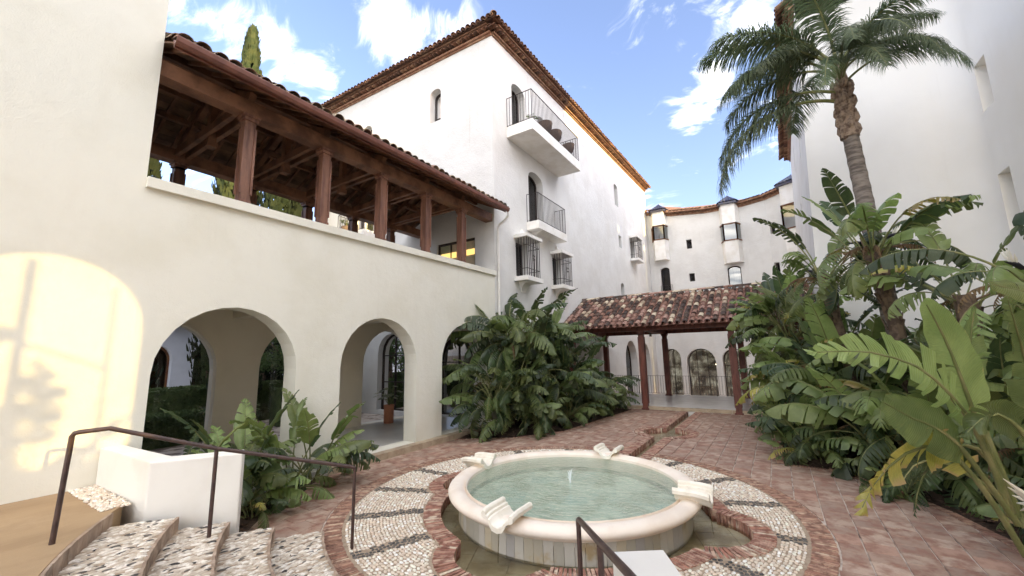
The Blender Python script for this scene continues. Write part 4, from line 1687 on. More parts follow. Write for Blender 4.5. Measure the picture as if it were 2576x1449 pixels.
# ================================================================== CURVED BUILDING (far end of the court)
Cb = thing('curved_building', (34, 3, -1.6), 'white concave building closing the far end of the court with two blue roofed bays', 'building')
plan = [(34.5, 8.6), (34.35, 7.9), (34.2, 6.25), (34.15, 3.65), (34.1, 1.15), (33.8, -0.4), (33.1, -1.8), (31.9, -3.4)]
heights = [13.9, 13.8, 13.35, 13.05, 13.0, 13.1, 13.3, 13.6]
fh = {  # facet -> openings (u along facet from its start)
    1: [(0.50, 1.25, 6.75, 9.05, 0.25, 'pane_dark', (), 'dark_room'), (0.15, 1.55, -1.6, 2.45, 0.7, 'pane_clear', (('v', .85), ('h', 1.0)), 'room_glow')],
    2: [(1.05, 1.45, 7.65, 8.3, 0, 'pane_dark', (), 'dark_room'), (1.05, 1.45, 10.3, 11.05, 0, 'pane_dark', (), 'dark_room'),
        (0.30, 2.35, -1.6, 2.42, 1.0, 'pane_clear', (('v', 0.95), ('v', 1.7), ('h', 1.0)), 'room_glow')],
    3: [(0.20, 1.75, -1.6, 2.35, 0.75, 'pane_clear', (('v', .95), ('h', 1.1)), 'room_glow'), (1.15, 2.05, 6.1, 8.5, 0.22, 'pane_clear', (), 'curtain')],
    4: [(0.1, 1.35, -1.6, 2.3, 0.6, 'pane_clear', (('v', .7), ('h', 1.1)), 'room_glow')],
    5: [(0.12, 0.45, 10.4, 11.1, 0, 'pane_dark', (), 'dark_room'), (0.10, 0.45, 7.6, 8.3, 0, 'pane_dark', (), 'dark_room')],
}
mbw = MB()
for i in range(len(plan) - 1):
    a, b = Vector((*plan[i], 0)), Vector((*plan[i + 1], 0))
    u = (b - a).normalized()
    L = (b - a).length
    n = Vector((u.y, -u.x, 0))
    if n.x > 0:
        n = -n
    hs = [(arch_poly(x0, x1, z0, z1, r_, 10), 0.65 if z0 < 0 else 0.28) for x0, x1, z0, z1, r_, gm, mu, bk in fh.get(i, [])]
    wall(mbw, a, u, n, [(0, -1.65), (L, -1.65), (L, heights[i + 1]), (0, heights[i])], hs)
    for (x0, x1, z0, z1, r_, gm, mu, bk) in fh.get(i, []):
        pane(Cb, a, u, n, arch_poly(x0, x1, z0, z1, r_, 10), 0.65 if z0 < 0 else 0.28, gm, 'dark_frame', 0.07, mu, bk, 1.6 if bk == 'room_glow' else 0.3)
mbw.build('wall', 'stucco_white', Cb, fix=False)
# interior lamps seen through the arched doors
for (x, y, z) in ((35.0, 4.0, 1.2), (35.1, 3.6, 1.0), (35.0, 3.4, 1.35)):
    m = MB()
    m.lathe([(0.001, -.05), (.05, 0), (.001, .05)], 8, (x - .2, y, z))
    m.build('pendant_lamp', 'bulb', Cb, smooth='all')
m = MB()
items = []
for i in range(len(plan) - 1):
    a, b = Vector((*plan[i], heights[i])), Vector((*plan[i + 1], heights[i + 1]))
    u = (b - a).normalized()
    n = Vector((-1, 0, 0)) if i < 5 else Vector((-0.85, 0.5, 0)).normalized()
    n = Vector((b.y - a.y, -(b.x - a.x), 0)).normalized()
    if n.x > 0:
        n = -n
    cornice(m, a + Vector((0, 0, .0)), b, n, [(-0.1, 0.0, 0.08 + .001 * i), (0.001, 0.12, 0.17 + .001 * i)])
    m.face([a + n * 0.43 + Vector((0, 0, .125)), b + n * 0.43 + Vector((0, 0, .125)), b - n * .1 + Vector((0, 0, .125)), a - n * .1 + Vector((0, 0, .125))])
    m.face([a + n * 0.43 + Vector((0, 0, .125)), b + n * 0.43 + Vector((0, 0, .125)), b + n * .40 + Vector((0, 0, .24)), a + n * .40 + Vector((0, 0, .24))])
    m.face([a + n * 0.4 + Vector((0, 0, .24)), b + n * 0.4 + Vector((0, 0, .24)), b - n * 4 + Vector((0, 0, 1.8)), a - n * 4 + Vector((0, 0, 1.8))])
    L = (b - a).length
    upd = (-n * 4.4 + Vector((0, 0, 1.56))).normalized()
    nr = u.cross(upd).normalized()
    if nr.z < 0:
        nr = -nr
    for k in range(int(L / 0.27)):
        for j in range(3):
            p = a + u * ((k + .5) * 0.27) + n * 0.44 + Vector((0, 0, .17)) + upd * (j * .34)
            M = Matrix((upd.cross(nr), upd, nr)).transposed().to_4x4()
            items.append((0, Matrix.Translation(p + nr * .03) @ M @ Matrix.Rotation(-.07, 4, 'X')))
        p = a + u * ((k + .5) * 0.27) + n * 0.30 + Vector((0, 0, 0.02))
        M = Matrix(((-n).cross(Vector((0, 0, 1))), -n, Vector((0, 0, 1)))).transposed().to_4x4()
        items.append((0, Matrix.Translation(p) @ M))
m.build('cornice', 'eave_brick', Cb, fix=False)
pieces('roof_tile', T_eave, items, Cb, 300)


def bay(cx, cy, w_, d, zt, z1, z0, zb, ang=0.0):
    """canted bay: solid head, glazed band, solid apron, blue pyramid roof"""
    R_ = Matrix.Translation((cx, cy, 0)) @ Matrix.Rotation(ang, 4, 'Z')
    pl = [(0.05, w_ / 2), (-d, w_ / 2 * 0.62), (-d, -w_ / 2 * 0.62), (0.05, -w_ / 2)]
    P = lambda p, z, s=1.0: R_ @ Vector((p[0] * s, p[1] * s, z))
    root = None
    parts_ = []
    for za, zc in ((z1, zt), (zb, z0)):
        m = MB()
        for i in range(3):
            m.face([P(pl[i], za), P(pl[i + 1], za), P(pl[i + 1], zc), P(pl[i], zc)])
        m.face([P(p, za) for p in pl])
        m.face([P(p, zc) for p in pl][::-1])
        parts_.append(m)
    m = parts_[0]
    lip = [(p[0] * 1.12 if i in (1, 2) else p[0], p[1] * 1.12) for i, p in enumerate(pl)]
    m.face([P(p, z1 - .001) for p in lip])
    m.face([P(p, z1 + .05) for p in lip])
    for i in range(3):
        m.face([P(lip[i], z1 - .001), P(lip[i + 1], z1 - .001), P(lip[i + 1], z1 + .05), P(lip[i], z1 + .05)])
    root = m.build('bay', 'white_paint', Cb, fix=True)
    parts_[1].build('bay_apron', 'white_paint', root)
    m = MB()
    g = MB()
    for i in range(3):
        a, b = P(pl[i], z0), P(pl[i + 1], z0)
        h = Vector((0, 0, z1 - z0))
        for q in (a, b):
            m.bar(q, q + h, .10)
        m.bar(a, b, .08)
        m.bar(a + h - Vector((0, 0, .05)), b + h - Vector((0, 0, .05)), .08)
        g.face([a, b, b + h, a + h])
    m.build('bay_window_frame', 'door_wood', root, fix=False)
    g.build('bay_pane', 'pane_clear', root, fix=False)
    g = MB()
    g.face([P((0.04, w_ / 2 - .05), z0), P((0.04, -w_ / 2 + .05), z0), P((0.04, -w_ / 2 + .05), z1), P((0.04, w_ / 2 - .05), z1)])
    g.build('bay_curtain', 'curtain', root, fix=False)
    m = MB()
    apex = P((0.15, 0), zt + 0.85)
    ev = [(p[0] * 1.30 if i in (1, 2) else p[0] + .3, p[1] * 1.32) for i, p in enumerate(pl)]
    for i in range(3):
        m.face([P(ev[i], zt + .12), P(ev[i + 1], zt + .12), apex])
        m.face([P(ev[i], zt + .12), P(ev[i + 1], zt + .12), P(ev[i + 1], zt), P(ev[i], zt)])
    m.face([P(p, zt) for p in ev])
    rf = m.build('bay_roof', 'blue_tile', root, fix=False)
    its = []
    for i in range(3):
        a, b = P(ev[i], zt + .13), P(ev[i + 1], zt + .13)
        L = (b - a).length
        k_ = max(2, int(L / .2))
        for k in range(k_):
            t = (k + .5) / k_
            p = a + (b - a) * t
            tgt = apex + (b - a) * (t - .5) * 0.02
            up_ = (tgt - p)
            LL = up_.length
            up_.normalize()
            e = (b - a).normalized()
            nr = e.cross(up_).normalized()
            if nr.z < 0:
                nr = -nr
            M = Matrix((up_.cross(nr), up_, nr)).transposed().to_4x4()
            for j in range(int(LL / .36)):
                sc = 1 - 0.75 * (j * .36 / LL)
                its.append((0, Matrix.Translation(p + up_ * j * .36 + nr * .02) @ M @ Matrix.Diagonal((sc, 1, sc, 1))))
    for k, M in its:
        put('blue_roof_tile', T_blue[0], root, M)
    m = MB()
    m.lathe([(0.001, 0.12), (.03, .06), (.02, .0), (.03, -.05)], 8, tuple(apex))
    m.build('roof_finial', 'blue_tile', root, smooth=True)


bay(34.3, 7.15, 1.3, 0.65, 13.65, 12.5, 11.3, 9.6, 0.03)
bay(34.15, 2.0, 1.4, 0.65, 13.15, 11.65, 10.35, 8.65, 0.0)
bay(33.0, -2.0, 1.4, 0.7, 13.35, 12.0, 10.3, 8.2, -0.5)
# french balcony rail in front of the tall glazed door
m = MB()
railing(m, [(34.05, 2.62), (34.05, 1.4)], 6.05, 0.95, sp=0.11)
m.build('juliet_railing', 'iron', Cb)
m = MB()
railing(m, [(34.2, 7.4), (34.12, 6.5)], 6.6, 0.95, sp=0.11)
m.build('juliet_railing', 'iron', Cb)

# ================================================================== RIGHT BUILDING
D = thing('right_building', (17, -3, 0), 'very tall smooth white building on the right side of the court behind the palm', 'building')
m = MB()
AXN, AXF = 16.5, 31.0
# court face, very slightly battered, with three slits
o = Vector((AXN, -1.15, 0))


def battered(m, xa, xb, ya0, ya1, z0, z1, nx=1):
    m.face([(xa, ya0, z0), (xb, ya0 - 0.25, z0), (xb, ya1 - 0.25, z1), (xa, ya1, z1)])


xs = [16.5, 19.6, 19.95, 22.3, 22.75, 25.2, 25.6, 31.0]
sl_ = {(19.6, 19.95): (10.1, 11.3), (22.3, 22.75): (8.2, 9.0), (25.2, 25.6): (11.6, 13.0)}
Yf = lambda x, z: -1.15 - (x - 16.5) / 14.5 * 0.25 - 0.045 * z
for i in range(len(xs) - 1):
    xa, xb = xs[i], xs[i + 1]
    rows = [(0, 14.5)]
    if (xa, xb) in sl_:
        za, zb = sl_[(xa, xb)]
        rows = [(0, za), (zb, 14.5)]
        for (p, q) in (((xa, za), (xb, za)), ((xb, za), (xb, zb)), ((xb, zb), (xa, zb)), ((xa, zb), (xa, za))):
            m.face([(p[0], Yf(*p), p[1]), (q[0], Yf(*q), q[1]), (q[0], Yf(*q) - .35, q[1]), (p[0], Yf(*p) - .35, p[1])])
    for z0, z1 in rows:
        m.face([(xa, Yf(xa, z0), z0), (xb, Yf(xb, z0), z0), (xb, Yf(xb, z1), z1), (xa, Yf(xa, z1), z1)])
m.face([(31, Yf(31, 0), 0), (31, -9, 0), (31, -9, 14.5), (31, Yf(31, 14.5), 14.5)])
m.build('court_wall', 'stucco_white', D, fix=False)
for (xa, xb), (za, zb) in sl_.items():
    g = MB()
    g.face([(xa, Yf(xa, za) - .35, za), (xb, Yf(xb, za) - .35, za), (xb, Yf(xb, zb) - .35, zb), (xa, Yf(xa, zb) - .35, zb)])
    g.build('slit_window', 'pane_dark', D, fix=False)
m = MB()
TOP = 18.9
N = 10
# wall facing the camera, softly rounded into the near wall
pts = [(16.5, -1.15), (16.5, -4.6)] + [(16.5 - 0.8 + 0.8 * math.cos(t), -4.6 - 0.8 * math.sin(t)) for t in [PI / 2 * k / N for k in range(1, N + 1)]]
for i in range(len(pts) - 1):
    (xa, ya), (xb, yb) = pts[i], pts[i + 1]
    ta = ya - 0.045 * 14.5 - .04 if i == 0 else ya
    m.face([(xa, ya, 0), (xb, yb, 0), (xb, yb, TOP), (xa, ya - 0.045 * TOP if i == 0 else ya, TOP)])
hs = [(arch_poly(14.9, 15.55, 8.57, 9.92, 0), 0.40), (arch_poly(14.9, 15.55, 5.24, 6.78, 0), 0.40), (arch_poly(9.5, 10.2, 8.57, 9.92, 0), 0.40), (arch_poly(9.5, 10.2, 5.24, 6.78, 0), 0.40)]
m.build('end_wall', 'stucco_smooth', D, smooth=True)
m = MB()
wall(m, (0, -5.4, 0), (1, 0, 0), (0, 1, 0), [(3.2, 0), (15.7, 0), (15.7, TOP), (9.9, TOP), (9.9, 11.8), (3.2, 11.8)], hs)
m.face([(3.2, -5.4, 0), (3.2, -12, 0), (3.2, -12, 11.8), (3.2, -5.4, 11.8)])
m.face([(3.2, -5.4, 11.8), (9.9, -5.4, 11.8), (9.9, -12, 11.8), (3.2, -12, 11.8)])
m.face([(9.9, -5.4, 11.8), (9.9, -12, 11.8), (9.9, -12, TOP), (9.9, -5.4, TOP)])
m.face([(9.9, -5.4, TOP), (16.5, -5.4, TOP), (16.5, -12, TOP), (9.9, -12, TOP)])
m.face([(16.5, -1.15 - .045 * 14.5, 14.0), (16.5, -12, 14.0), (16.5, -12, TOP), (16.5, -1.15 - .045 * TOP, TOP)])
m.face([(3.2, -12, 0), (31, -12, 0), (31, -12, 11.8), (3.2, -12, 11.8)])
m.face([(9.9, -12, 11.8), (31, -12, 11.8), (31, -12, 14.5), (9.9, -12, 14.5)])
m.face([(9.9, -12, 14.5), (16.5, -12, 14.5), (16.5, -12, TOP), (9.9, -12, TOP)])
m.build('side_wall', 'stucco_smooth', D, fix=False)
for h in hs:
    g = MB()
    P = [(x, -5.4 - .40, z) for x, z in h[0]]
    g.face(P)
    g.build('recess_back', 'stucco_smooth', D, fix=False)
m = MB()
m.face([(16.5, -1.55, 14.72), (31.3, -1.75, 14.72), (31.3, -6.5, 17.35), (16.5, -6.5, 17.35)])
m.face([(16.5, -11, 14.7), (31.3, -11, 14.7), (31.3, -6.5, 17.35), (16.5, -6.5, 17.35)])
m.face([(31.3, -1.75, 14.7), (31.3, -11, 14.7), (31.3, -6.5, 17.35)])
cornice(m, (16.5, -1.80, 14.5), (31.0, -2.05, 14.5), (0, 1, 0), [(-.12, -.02, .07), (-.019, .08, .16), (.081, .14, .26)])
m.build('roof', 'eave_brick', D, fix=False)
tiled_slope(D, (31.3, -1.50, 14.70), (16.5, -1.28, 14.70), (0, -4.9, 3.0), 3, T_eave, T_eavep, 0.25, 0.34, 300)
cornice_tiles(D, (31.0, -2.02, 14.62), (16.5, -1.78, 14.62), (0, 1, 0))

# unseen wall sized to shade the court; glazed arch throws the patch of light
Wb = thing('arched_shade_wall', (-2, -3.9, 0), 'unseen high white wall behind the viewpoint, sized for shade, with one arched opening', 'wall')
m = MB()
hol = [(arch_poly(-1.10, 0.98, 3.5, 6.35), 0.25)]
wall(m, (0, -3.75, 0), (1, 0, 0), (0, 1, 0), [(-10, 0), (3.6, 0), (3.6, 13.0), (2.4, 13.0), (2.4, 18.5), (-10, 18.5)], hol)
wall(m, (0, -4.0, 0), (1, 0, 0), (0, -1, 0), [(-10, 0), (3.6, 0), (3.6, 13.0), (2.4, 13.0), (2.4, 18.5), (-10, 18.5)], [(hol[0][0], 0)])
m.build('wall', 'stucco_cream', Wb, fix=False)
m = MB()
m.box(-0.28, -0.16, -3.9, -3.84, 3.5, 6.25)
m.box(0.60, 0.66, -3.9, -3.84, 3.5, 5.95)
m.bar((-0.5, -3.87, 5.27), (0.62, -3.87, 4.77), 0.05)
m.bar((-0.46, -3.87, 5.15), (-0.3, -3.87, 5.31), 0.16)
m.build('window_bars', 'iron', Wb, fix=False)
m = MB()
m.face([(x, -3.92, z) for x, z in hol[0][0]])
m.build('window_glass', 'patch_dim_glass', Wb, fix=False)

# ================================================================== COVERED WALKWAY (tiled pavilion)
V = thing('covered_walkway', (19.6, 3, 0), 'open covered walkway with dark red timber posts and a mottled barrel tile roof', 'pavilion')
m = MB()
m.box(17.36, 22.3, -1.2, 8.2, -1.6, 0.13)
fl_ = m.build('walkway_floor', 'walk_floor', V)
y = -1.2
while y < 8.15:
    L_ = RND.uniform(0.8, 1.1)
    k = MB()
    if not (CH_Y0 - .1 < y + L_ / 2 < CH_Y1 + .1 and False):
        k.box(17.325, 17.46, y + .004, min(y + L_, 8.19) - .004, 0.012, 0.134)
        k.build('kerb_stone', 'kerb_stone', V)
    y += L_
for (px, py) in ((17.4, 1.38), (17.4, 4.74), (17.4, 7.9), (21.8, 1.38), (21.8, 4.76), (21.8, 7.9), (17.4, -1.0), (21.8, -1.0)):
    zb = 0.0 if px < 18 else 0.13
    p = loggia_post(px, py, zb + .002, 3.2, 0.10, 'red_wood', V, 0.145)
m = MB()
m.box(17.31, 17.49, -1.2, 8.19, 3.2, 3.40)
m.build('front_beam', 'red_wood', V)
m = MB()
m.box(21.71, 21.89, -1.2, 8.19, 3.2, 3.40)
m.build('rear_beam', 'red_wood', V)
for py in (-1.0, 1.38, 4.74, 7.9):
    m = MB()
    m.box(17.49, 21.71, py - .08, py + .08, 3.20, 3.36)
    m.build('cross_beam', 'red_wood', V)
sz = lambda x: 3.34 + (x - 16.62) * (4.9 - 3.34) / (19.6 - 16.62) if x < 19.6 else 4.9 - (x - 19.6) * (4.9 - 3.34) / 3.0
m = MB()
for (xa, xb) in ((16.66, 19.6), (19.6, 22.6)):
    za, zb = sz(xa), sz(xb)
    m.add([(xa, -1.2, za - .03), (xb, -1.2, zb - .03), (xb, 8.19, zb - .03), (xa, 8.19, za - .03), (xa, -1.2, za), (xb, -1.2, zb), (xb, 8.19, zb), (xa, 8.19, za)],
          [(0, 1, 2, 3), (4, 7, 6, 5), (0, 4, 5, 1), (1, 5, 6, 2), (2, 6, 7, 3), (3, 7, 4, 0)])
m.build('roof_deck', 'pan_tile', V, fix=False)
for i in range(16):
    y = -1.0 + i * 0.6
    for (xa, xb) in ((16.7, 19.58), (22.5, 19.62)):
        m = MB()
        m.bar((xa, y, sz(xa) - .07), (xb, y, sz(xb) - .07), .07, .08)
        m.build('rafter', 'red_wood', V)
up1 = Vector((19.6 - 16.62, 0, 1.56))
tiled_slope(V, (16.56, 8.19, 3.37), (16.56, -1.2, 3.37), up1, 9, T_mix, T_pan, 0.262, 0.37, 300, jitter=0.008)
tiled_slope(V, (22.66, -1.2, 3.37), (22.66, 8.19, 3.37), Vector((-up1.x, 0, up1.z)), 9, T_mix, T_pan, 0.262, 0.37, 0, name='rear_tile')
items = []
for i in range(27):
    items.append((0, Matrix.Translation((19.6, -1.15 + i * .35, 5.0 + RND.uniform(-.01, .01))) @ Matrix.Diagonal((1.25, 1, 1.1, 1))))
pieces('ridge_tile', T_mix, items, V, 300)
m = MB()
m.tube([(17.6, 4.4, 3.12), (17.6, 4.4, 2.95)], .05, 8)
m.build('hanging_lantern', 'iron', V)

# iron railing at the drop behind the walkway
G = thing('walkway_railing', (22.1, 3.3, 0.13), 'thin black iron railing along the far side of the covered walkway', 'railing')
for k in range(5):
    y0_, y1_ = 8.15 - k * 1.85, 8.15 - (k + 1) * 1.85
    m = MB()
    m.bar((22.1, y0_, 1.07), (22.1, y1_, 1.07), .035, .014)
    m.bar((22.1, y0_, 0.20), (22.1, y1_, 0.20), .03, .012)
    m.box(22.085, 22.115, y0_ - .015, y0_ + .015, 0.13, 1.065)
    for j in range(1, 15):
        y = y0_ + (y1_ - y0_) * j / 15
        m.box(22.093, 22.107, y - .007, y + .007, 0.2, 1.065)
    m.build('railing_panel', 'iron', G, fix=False)
# far lower terrace
m = MB()
m.box(22.3, 36, -4, 8.2, -1.7, -1.45)
tag(m.build('lower_terrace', 'paving_tile'), kind='structure')

# ================================================================== HANDRAILS, CHEEK WALLS, PLANTER
def handrail(label, top, posts):
    h = thing('handrail', (top[0][0], top[0][1], posts[0][2]), label, 'handrail')
    m = MB()
    m.tube(top, 0.023, 10)
    m.build('rail', 'rail_paint', h, smooth=True)
    for (x, y, z0, z1) in posts:
        m = MB()
        m.tube([(x, y, z0 - .02), (x, y, z1)], 0.021, 10)
        m.build('post', 'rail_paint', h, smooth=True)


handrail('dark brown metal handrail beside the white planter down the pebble steps',
         [(1.165, 6.02, 1.55), (1.167, 6.015, 1.67), (1.18, 6.00, 1.700), (1.21, 5.98, 1.708), (1.40, 5.84, 1.725), (2.29, 5.60, 1.375), (3.53, 4.80, 0.985), (3.565, 4.78, 0.965), (3.57, 4.78, 0.93)],
         [(1.13, 5.99, 0.70, 0.75), (2.29, 5.60, 0.42, 1.37), (3.57, 4.78, 0.0, 0.95)])
hr = bpy.data.objects['handrail']
m = MB()
m.tube([(1.13, 5.99, 0.68), (1.165, 6.02, 1.56)], 0.023, 10)
m.build('post', 'rail_paint', hr, smooth=True)
handrail('dark brown metal handrail in the near foreground beside the low white wall',
         [(3.44, 1.58, 0.93), (3.435, 1.577, 0.975), (3.40, 1.555, 0.995), (2.86, 1.2, 1.13), (2.15, 0.73, 1.31), (1.35, 0.22, 1.50), (1.30, 0.19, 1.47), (1.29, 0.18, 1.40)],
         [(3.44, 1.58, 0.0, 0.95), (2.70, 1.095, 0.14, 1.15), (1.29, 0.18, 0.66, 1.42)])
Pl = thing('planter', (2.2, 6.8, 0), 'low white rendered planter wall with a sharp corner beside the steps', 'planter')
m = MB()
m.extrude([(1.885, 8.19), (1.94, 6.44), (2.73, 5.93), (2.85, 6.13), (2.21, 6.58), (2.13, 8.19)], -0.15, 1.20)
pw = m.build('planter_wall', 'planter_bed_white', Pl)
bv = pw.modifiers.new('soft', 'BEVEL')
bv.width = 0.018
bv.segments = 2
bv.limit_method = 'ANGLE'
Ck = thing('cheek_wall', (2.5, 0.7, 0), 'low white wall end at the bottom edge beside the near handrail', 'wall')
m = MB()
m.extrude([(3.0, 1.13), (3.21, 0.83), (1.45, -0.25), (1.24, 0.05)], -0.05, 1.0)
pw = m.build('wall_block', 'planter_bed_white', Ck)
bv = pw.modifiers.new('soft', 'BEVEL')
bv.width = 0.02
bv.segments = 2
bv.limit_method = 'ANGLE'

# ================================================================== PLANTS
def leafmat(name, col, col2, edge=None, tr=0.35, rough=0.30, sp=0.55):
    m = bpy.data.materials.new(name)
    m.use_nodes = True
    t = NT(m.node_tree)
    t.n.clear()
    uv = t.new('ShaderNodeUVMap').outputs[0]
    s = t.new('ShaderNodeSeparateXYZ', i_0=uv)
    geo = t.new('ShaderNodeNewGeometry')
    oi = t.new('ShaderNodeObjectInfo')
    nz = t.noise(geo.outputs['Position'], 3.0, 5)
    c = t.mix(t.smooth(nz, 0.35, 0.65), col, col2)
    fine = t.noise(t.vmath('MULTIPLY', uv, (60, 1.5, 1)), 3.0, 3)
    hs = t.new('ShaderNodeHueSaturation')
    t.put(hs.inputs['Color'], c)
    t.put(hs.inputs['Value'], t.math('ADD', t.math('MULTIPLY', oi.outputs['Random'], 0.5), t.math('ADD', t.math('MULTIPLY', fine, 0.5), 0.5)))
    t.put(hs.inputs['Hue'], t.math('ADD', t.math('MULTIPLY', oi.outputs['Random'], 0.03), 0.485))
    c = hs.outputs[0]
    if edge:
        e = t.math('ADD', s.outputs[1], t.math('MULTIPLY', t.noise(geo.outputs['Position'], 7, 4), 0.5))
        c = t.mix(t.smooth(e, edge[1], edge[2]), c, edge[0])
    b = t.new('ShaderNodeBsdfPrincipled')
    t.put(b.inputs['Base Color'], c)
    b.inputs['Roughness'].default_value = rough
    b.inputs['Specular IOR Level'].default_value = sp
    wv = t.math('SINE', t.math('MULTIPLY', t.math('ADD', s.outputs[0], t.math('MULTIPLY', nz, 0.01)), 620.0))
    bn = t.new('ShaderNodeBump')
    bn.inputs['Strength'].default_value = 0.35
    bn.inputs['Distance'].default_value = 0.004
    t.l.new(wv, bn.inputs['Height'])
    t.l.new(bn.outputs[0], b.inputs['Normal'])
    tl = t.new('ShaderNodeBsdfTranslucent')
    br = t.new('ShaderNodeHueSaturation')
    t.put(br.inputs['Color'], c)
    br.inputs['Value'].default_value = 1.6
    br.inputs['Saturation'].default_value = 1.1
    t.l.new(br.outputs[0], tl.inputs[0])
    mx = t.new('ShaderNodeMixShader')
    mx.inputs[0].default_value = tr
    t.l.new(b.outputs[0], mx.inputs[1])
    t.l.new(tl.outputs[0], mx.inputs[2])
    o = t.new('ShaderNodeOutputMaterial')
    t.l.new(mx.outputs[0], o.inputs[0])
    MATS[name] = m


leafmat('leaf_deep', (0.040, 0.064, 0.026), (0.070, 0.100, 0.040), ((0.30, 0.24, 0.09), 1.26, 1.42))
leafmat('leaf_mid', (0.095, 0.130, 0.042), (0.155, 0.195, 0.068), ((0.34, 0.27, 0.10), 1.24, 1.4))
leafmat('leaf_light', (0.17, 0.225, 0.07), (0.24, 0.30, 0.105), ((0.42, 0.34, 0.14), 1.24, 1.42))
leafmat('leaf_yellow', (0.22, 0.22, 0.05), (0.40, 0.34, 0.09), ((0.38, 0.26, 0.12), 0.95, 1.3), 0.4)
leafmat('leaf_dry', (0.24, 0.15, 0.075), (0.13, 0.085, 0.05), None, 0.2, 0.8, 0.2)
leafmat('palm_leaf', (0.075, 0.105, 0.05), (0.14, 0.17, 0.09), None, 0.25, 0.5, 0.35)
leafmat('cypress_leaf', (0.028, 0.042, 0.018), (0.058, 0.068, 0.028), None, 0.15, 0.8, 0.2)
leafmat('cypress_shaded', (0.014, 0.023, 0.011), (0.028, 0.038, 0.018), None, 0.1, 0.8, 0.2)  # shade put into the colour of the lower cypresses
leafmat('hedge_leaf', (0.075, 0.115, 0.045), (0.12, 0.165, 0.065), None, 0.15, 0.8, 0.2)
pmat('stalk', (0.15, 0.17, 0.06), (0.24, 0.23, 0.10), 5, 4, 0.5, vary=0.2)
pmat('stalk_old', (0.20, 0.13, 0.08), (0.12, 0.08, 0.05), 8, 5, 0.8)
pmat('fan_trunk', (0.17, 0.12, 0.08), (0.08, 0.055, 0.04), 9, 6, 0.9, 0.6, 30)
pmat('palm_trunk', (0.26, 0.22, 0.185), (0.13, 0.105, 0.09), 3.5, 7, 0.9, 0.7, 24, stretch=(1, 1, 5))
pmat('palm_boot', (0.36, 0.27, 0.20), (0.14, 0.09, 0.065), 9, 6, 0.85, 0.6, 20)
pmat('flower_bract', (0.02, 0.018, 0.025), None, rough=0.5)
pmat('flower_sepal', (0.75, 0.72, 0.62), None, rough=0.6)


class LeafB:
    """blade + midrib + stalk in one mesh with UVs (u along, v across)"""

    def __init__(s):
        s.v, s.f, s.m, s.uv = [], [], [], []

    def vert(s, p, uv):
        s.v.append(tuple(p))
        s.uv.append(uv)
        return len(s.v) - 1

    def finish(s, name, mats):
        me = bpy.data.meshes.new(name)
        me.from_pydata(s.v, [], s.f)
        for m in mats:
            me.materials.append(MATS[m])
        me.polygons.foreach_set('material_index', s.m)
        me.polygons.foreach_set('use_smooth', [True] * len(s.f))
        ul = me.uv_layers.new(name='UVMap')
        li = np.empty(len(me.loops), dtype=np.int32)
        me.loops.foreach_get('vertex_index', li)
        ul.data.foreach_set('uv', np.array(s.uv, dtype=float)[li].ravel())
        me.update()
        return me


def smooth_pts(pts, n):
    """Catmull-Rom resample to n points"""
    P = [Vector(p) for p in pts]
    P = [P[0] * 2 - P[1]] + P + [P[-1] * 2 - P[-2]]
    out = []
    segs = len(P) - 3
    for k in range(n):
        t = k / (n - 1) * segs
        i = min(int(t), segs - 1)
        f = t - i
        a, b, c, d = P[i:i + 4]
        out.append(0.5 * ((2 * b) + (c - a) * f + (2 * a - 5 * b + 4 * c - d) * f * f + (3 * b - a - 3 * c + d) * f ** 3))
    return out


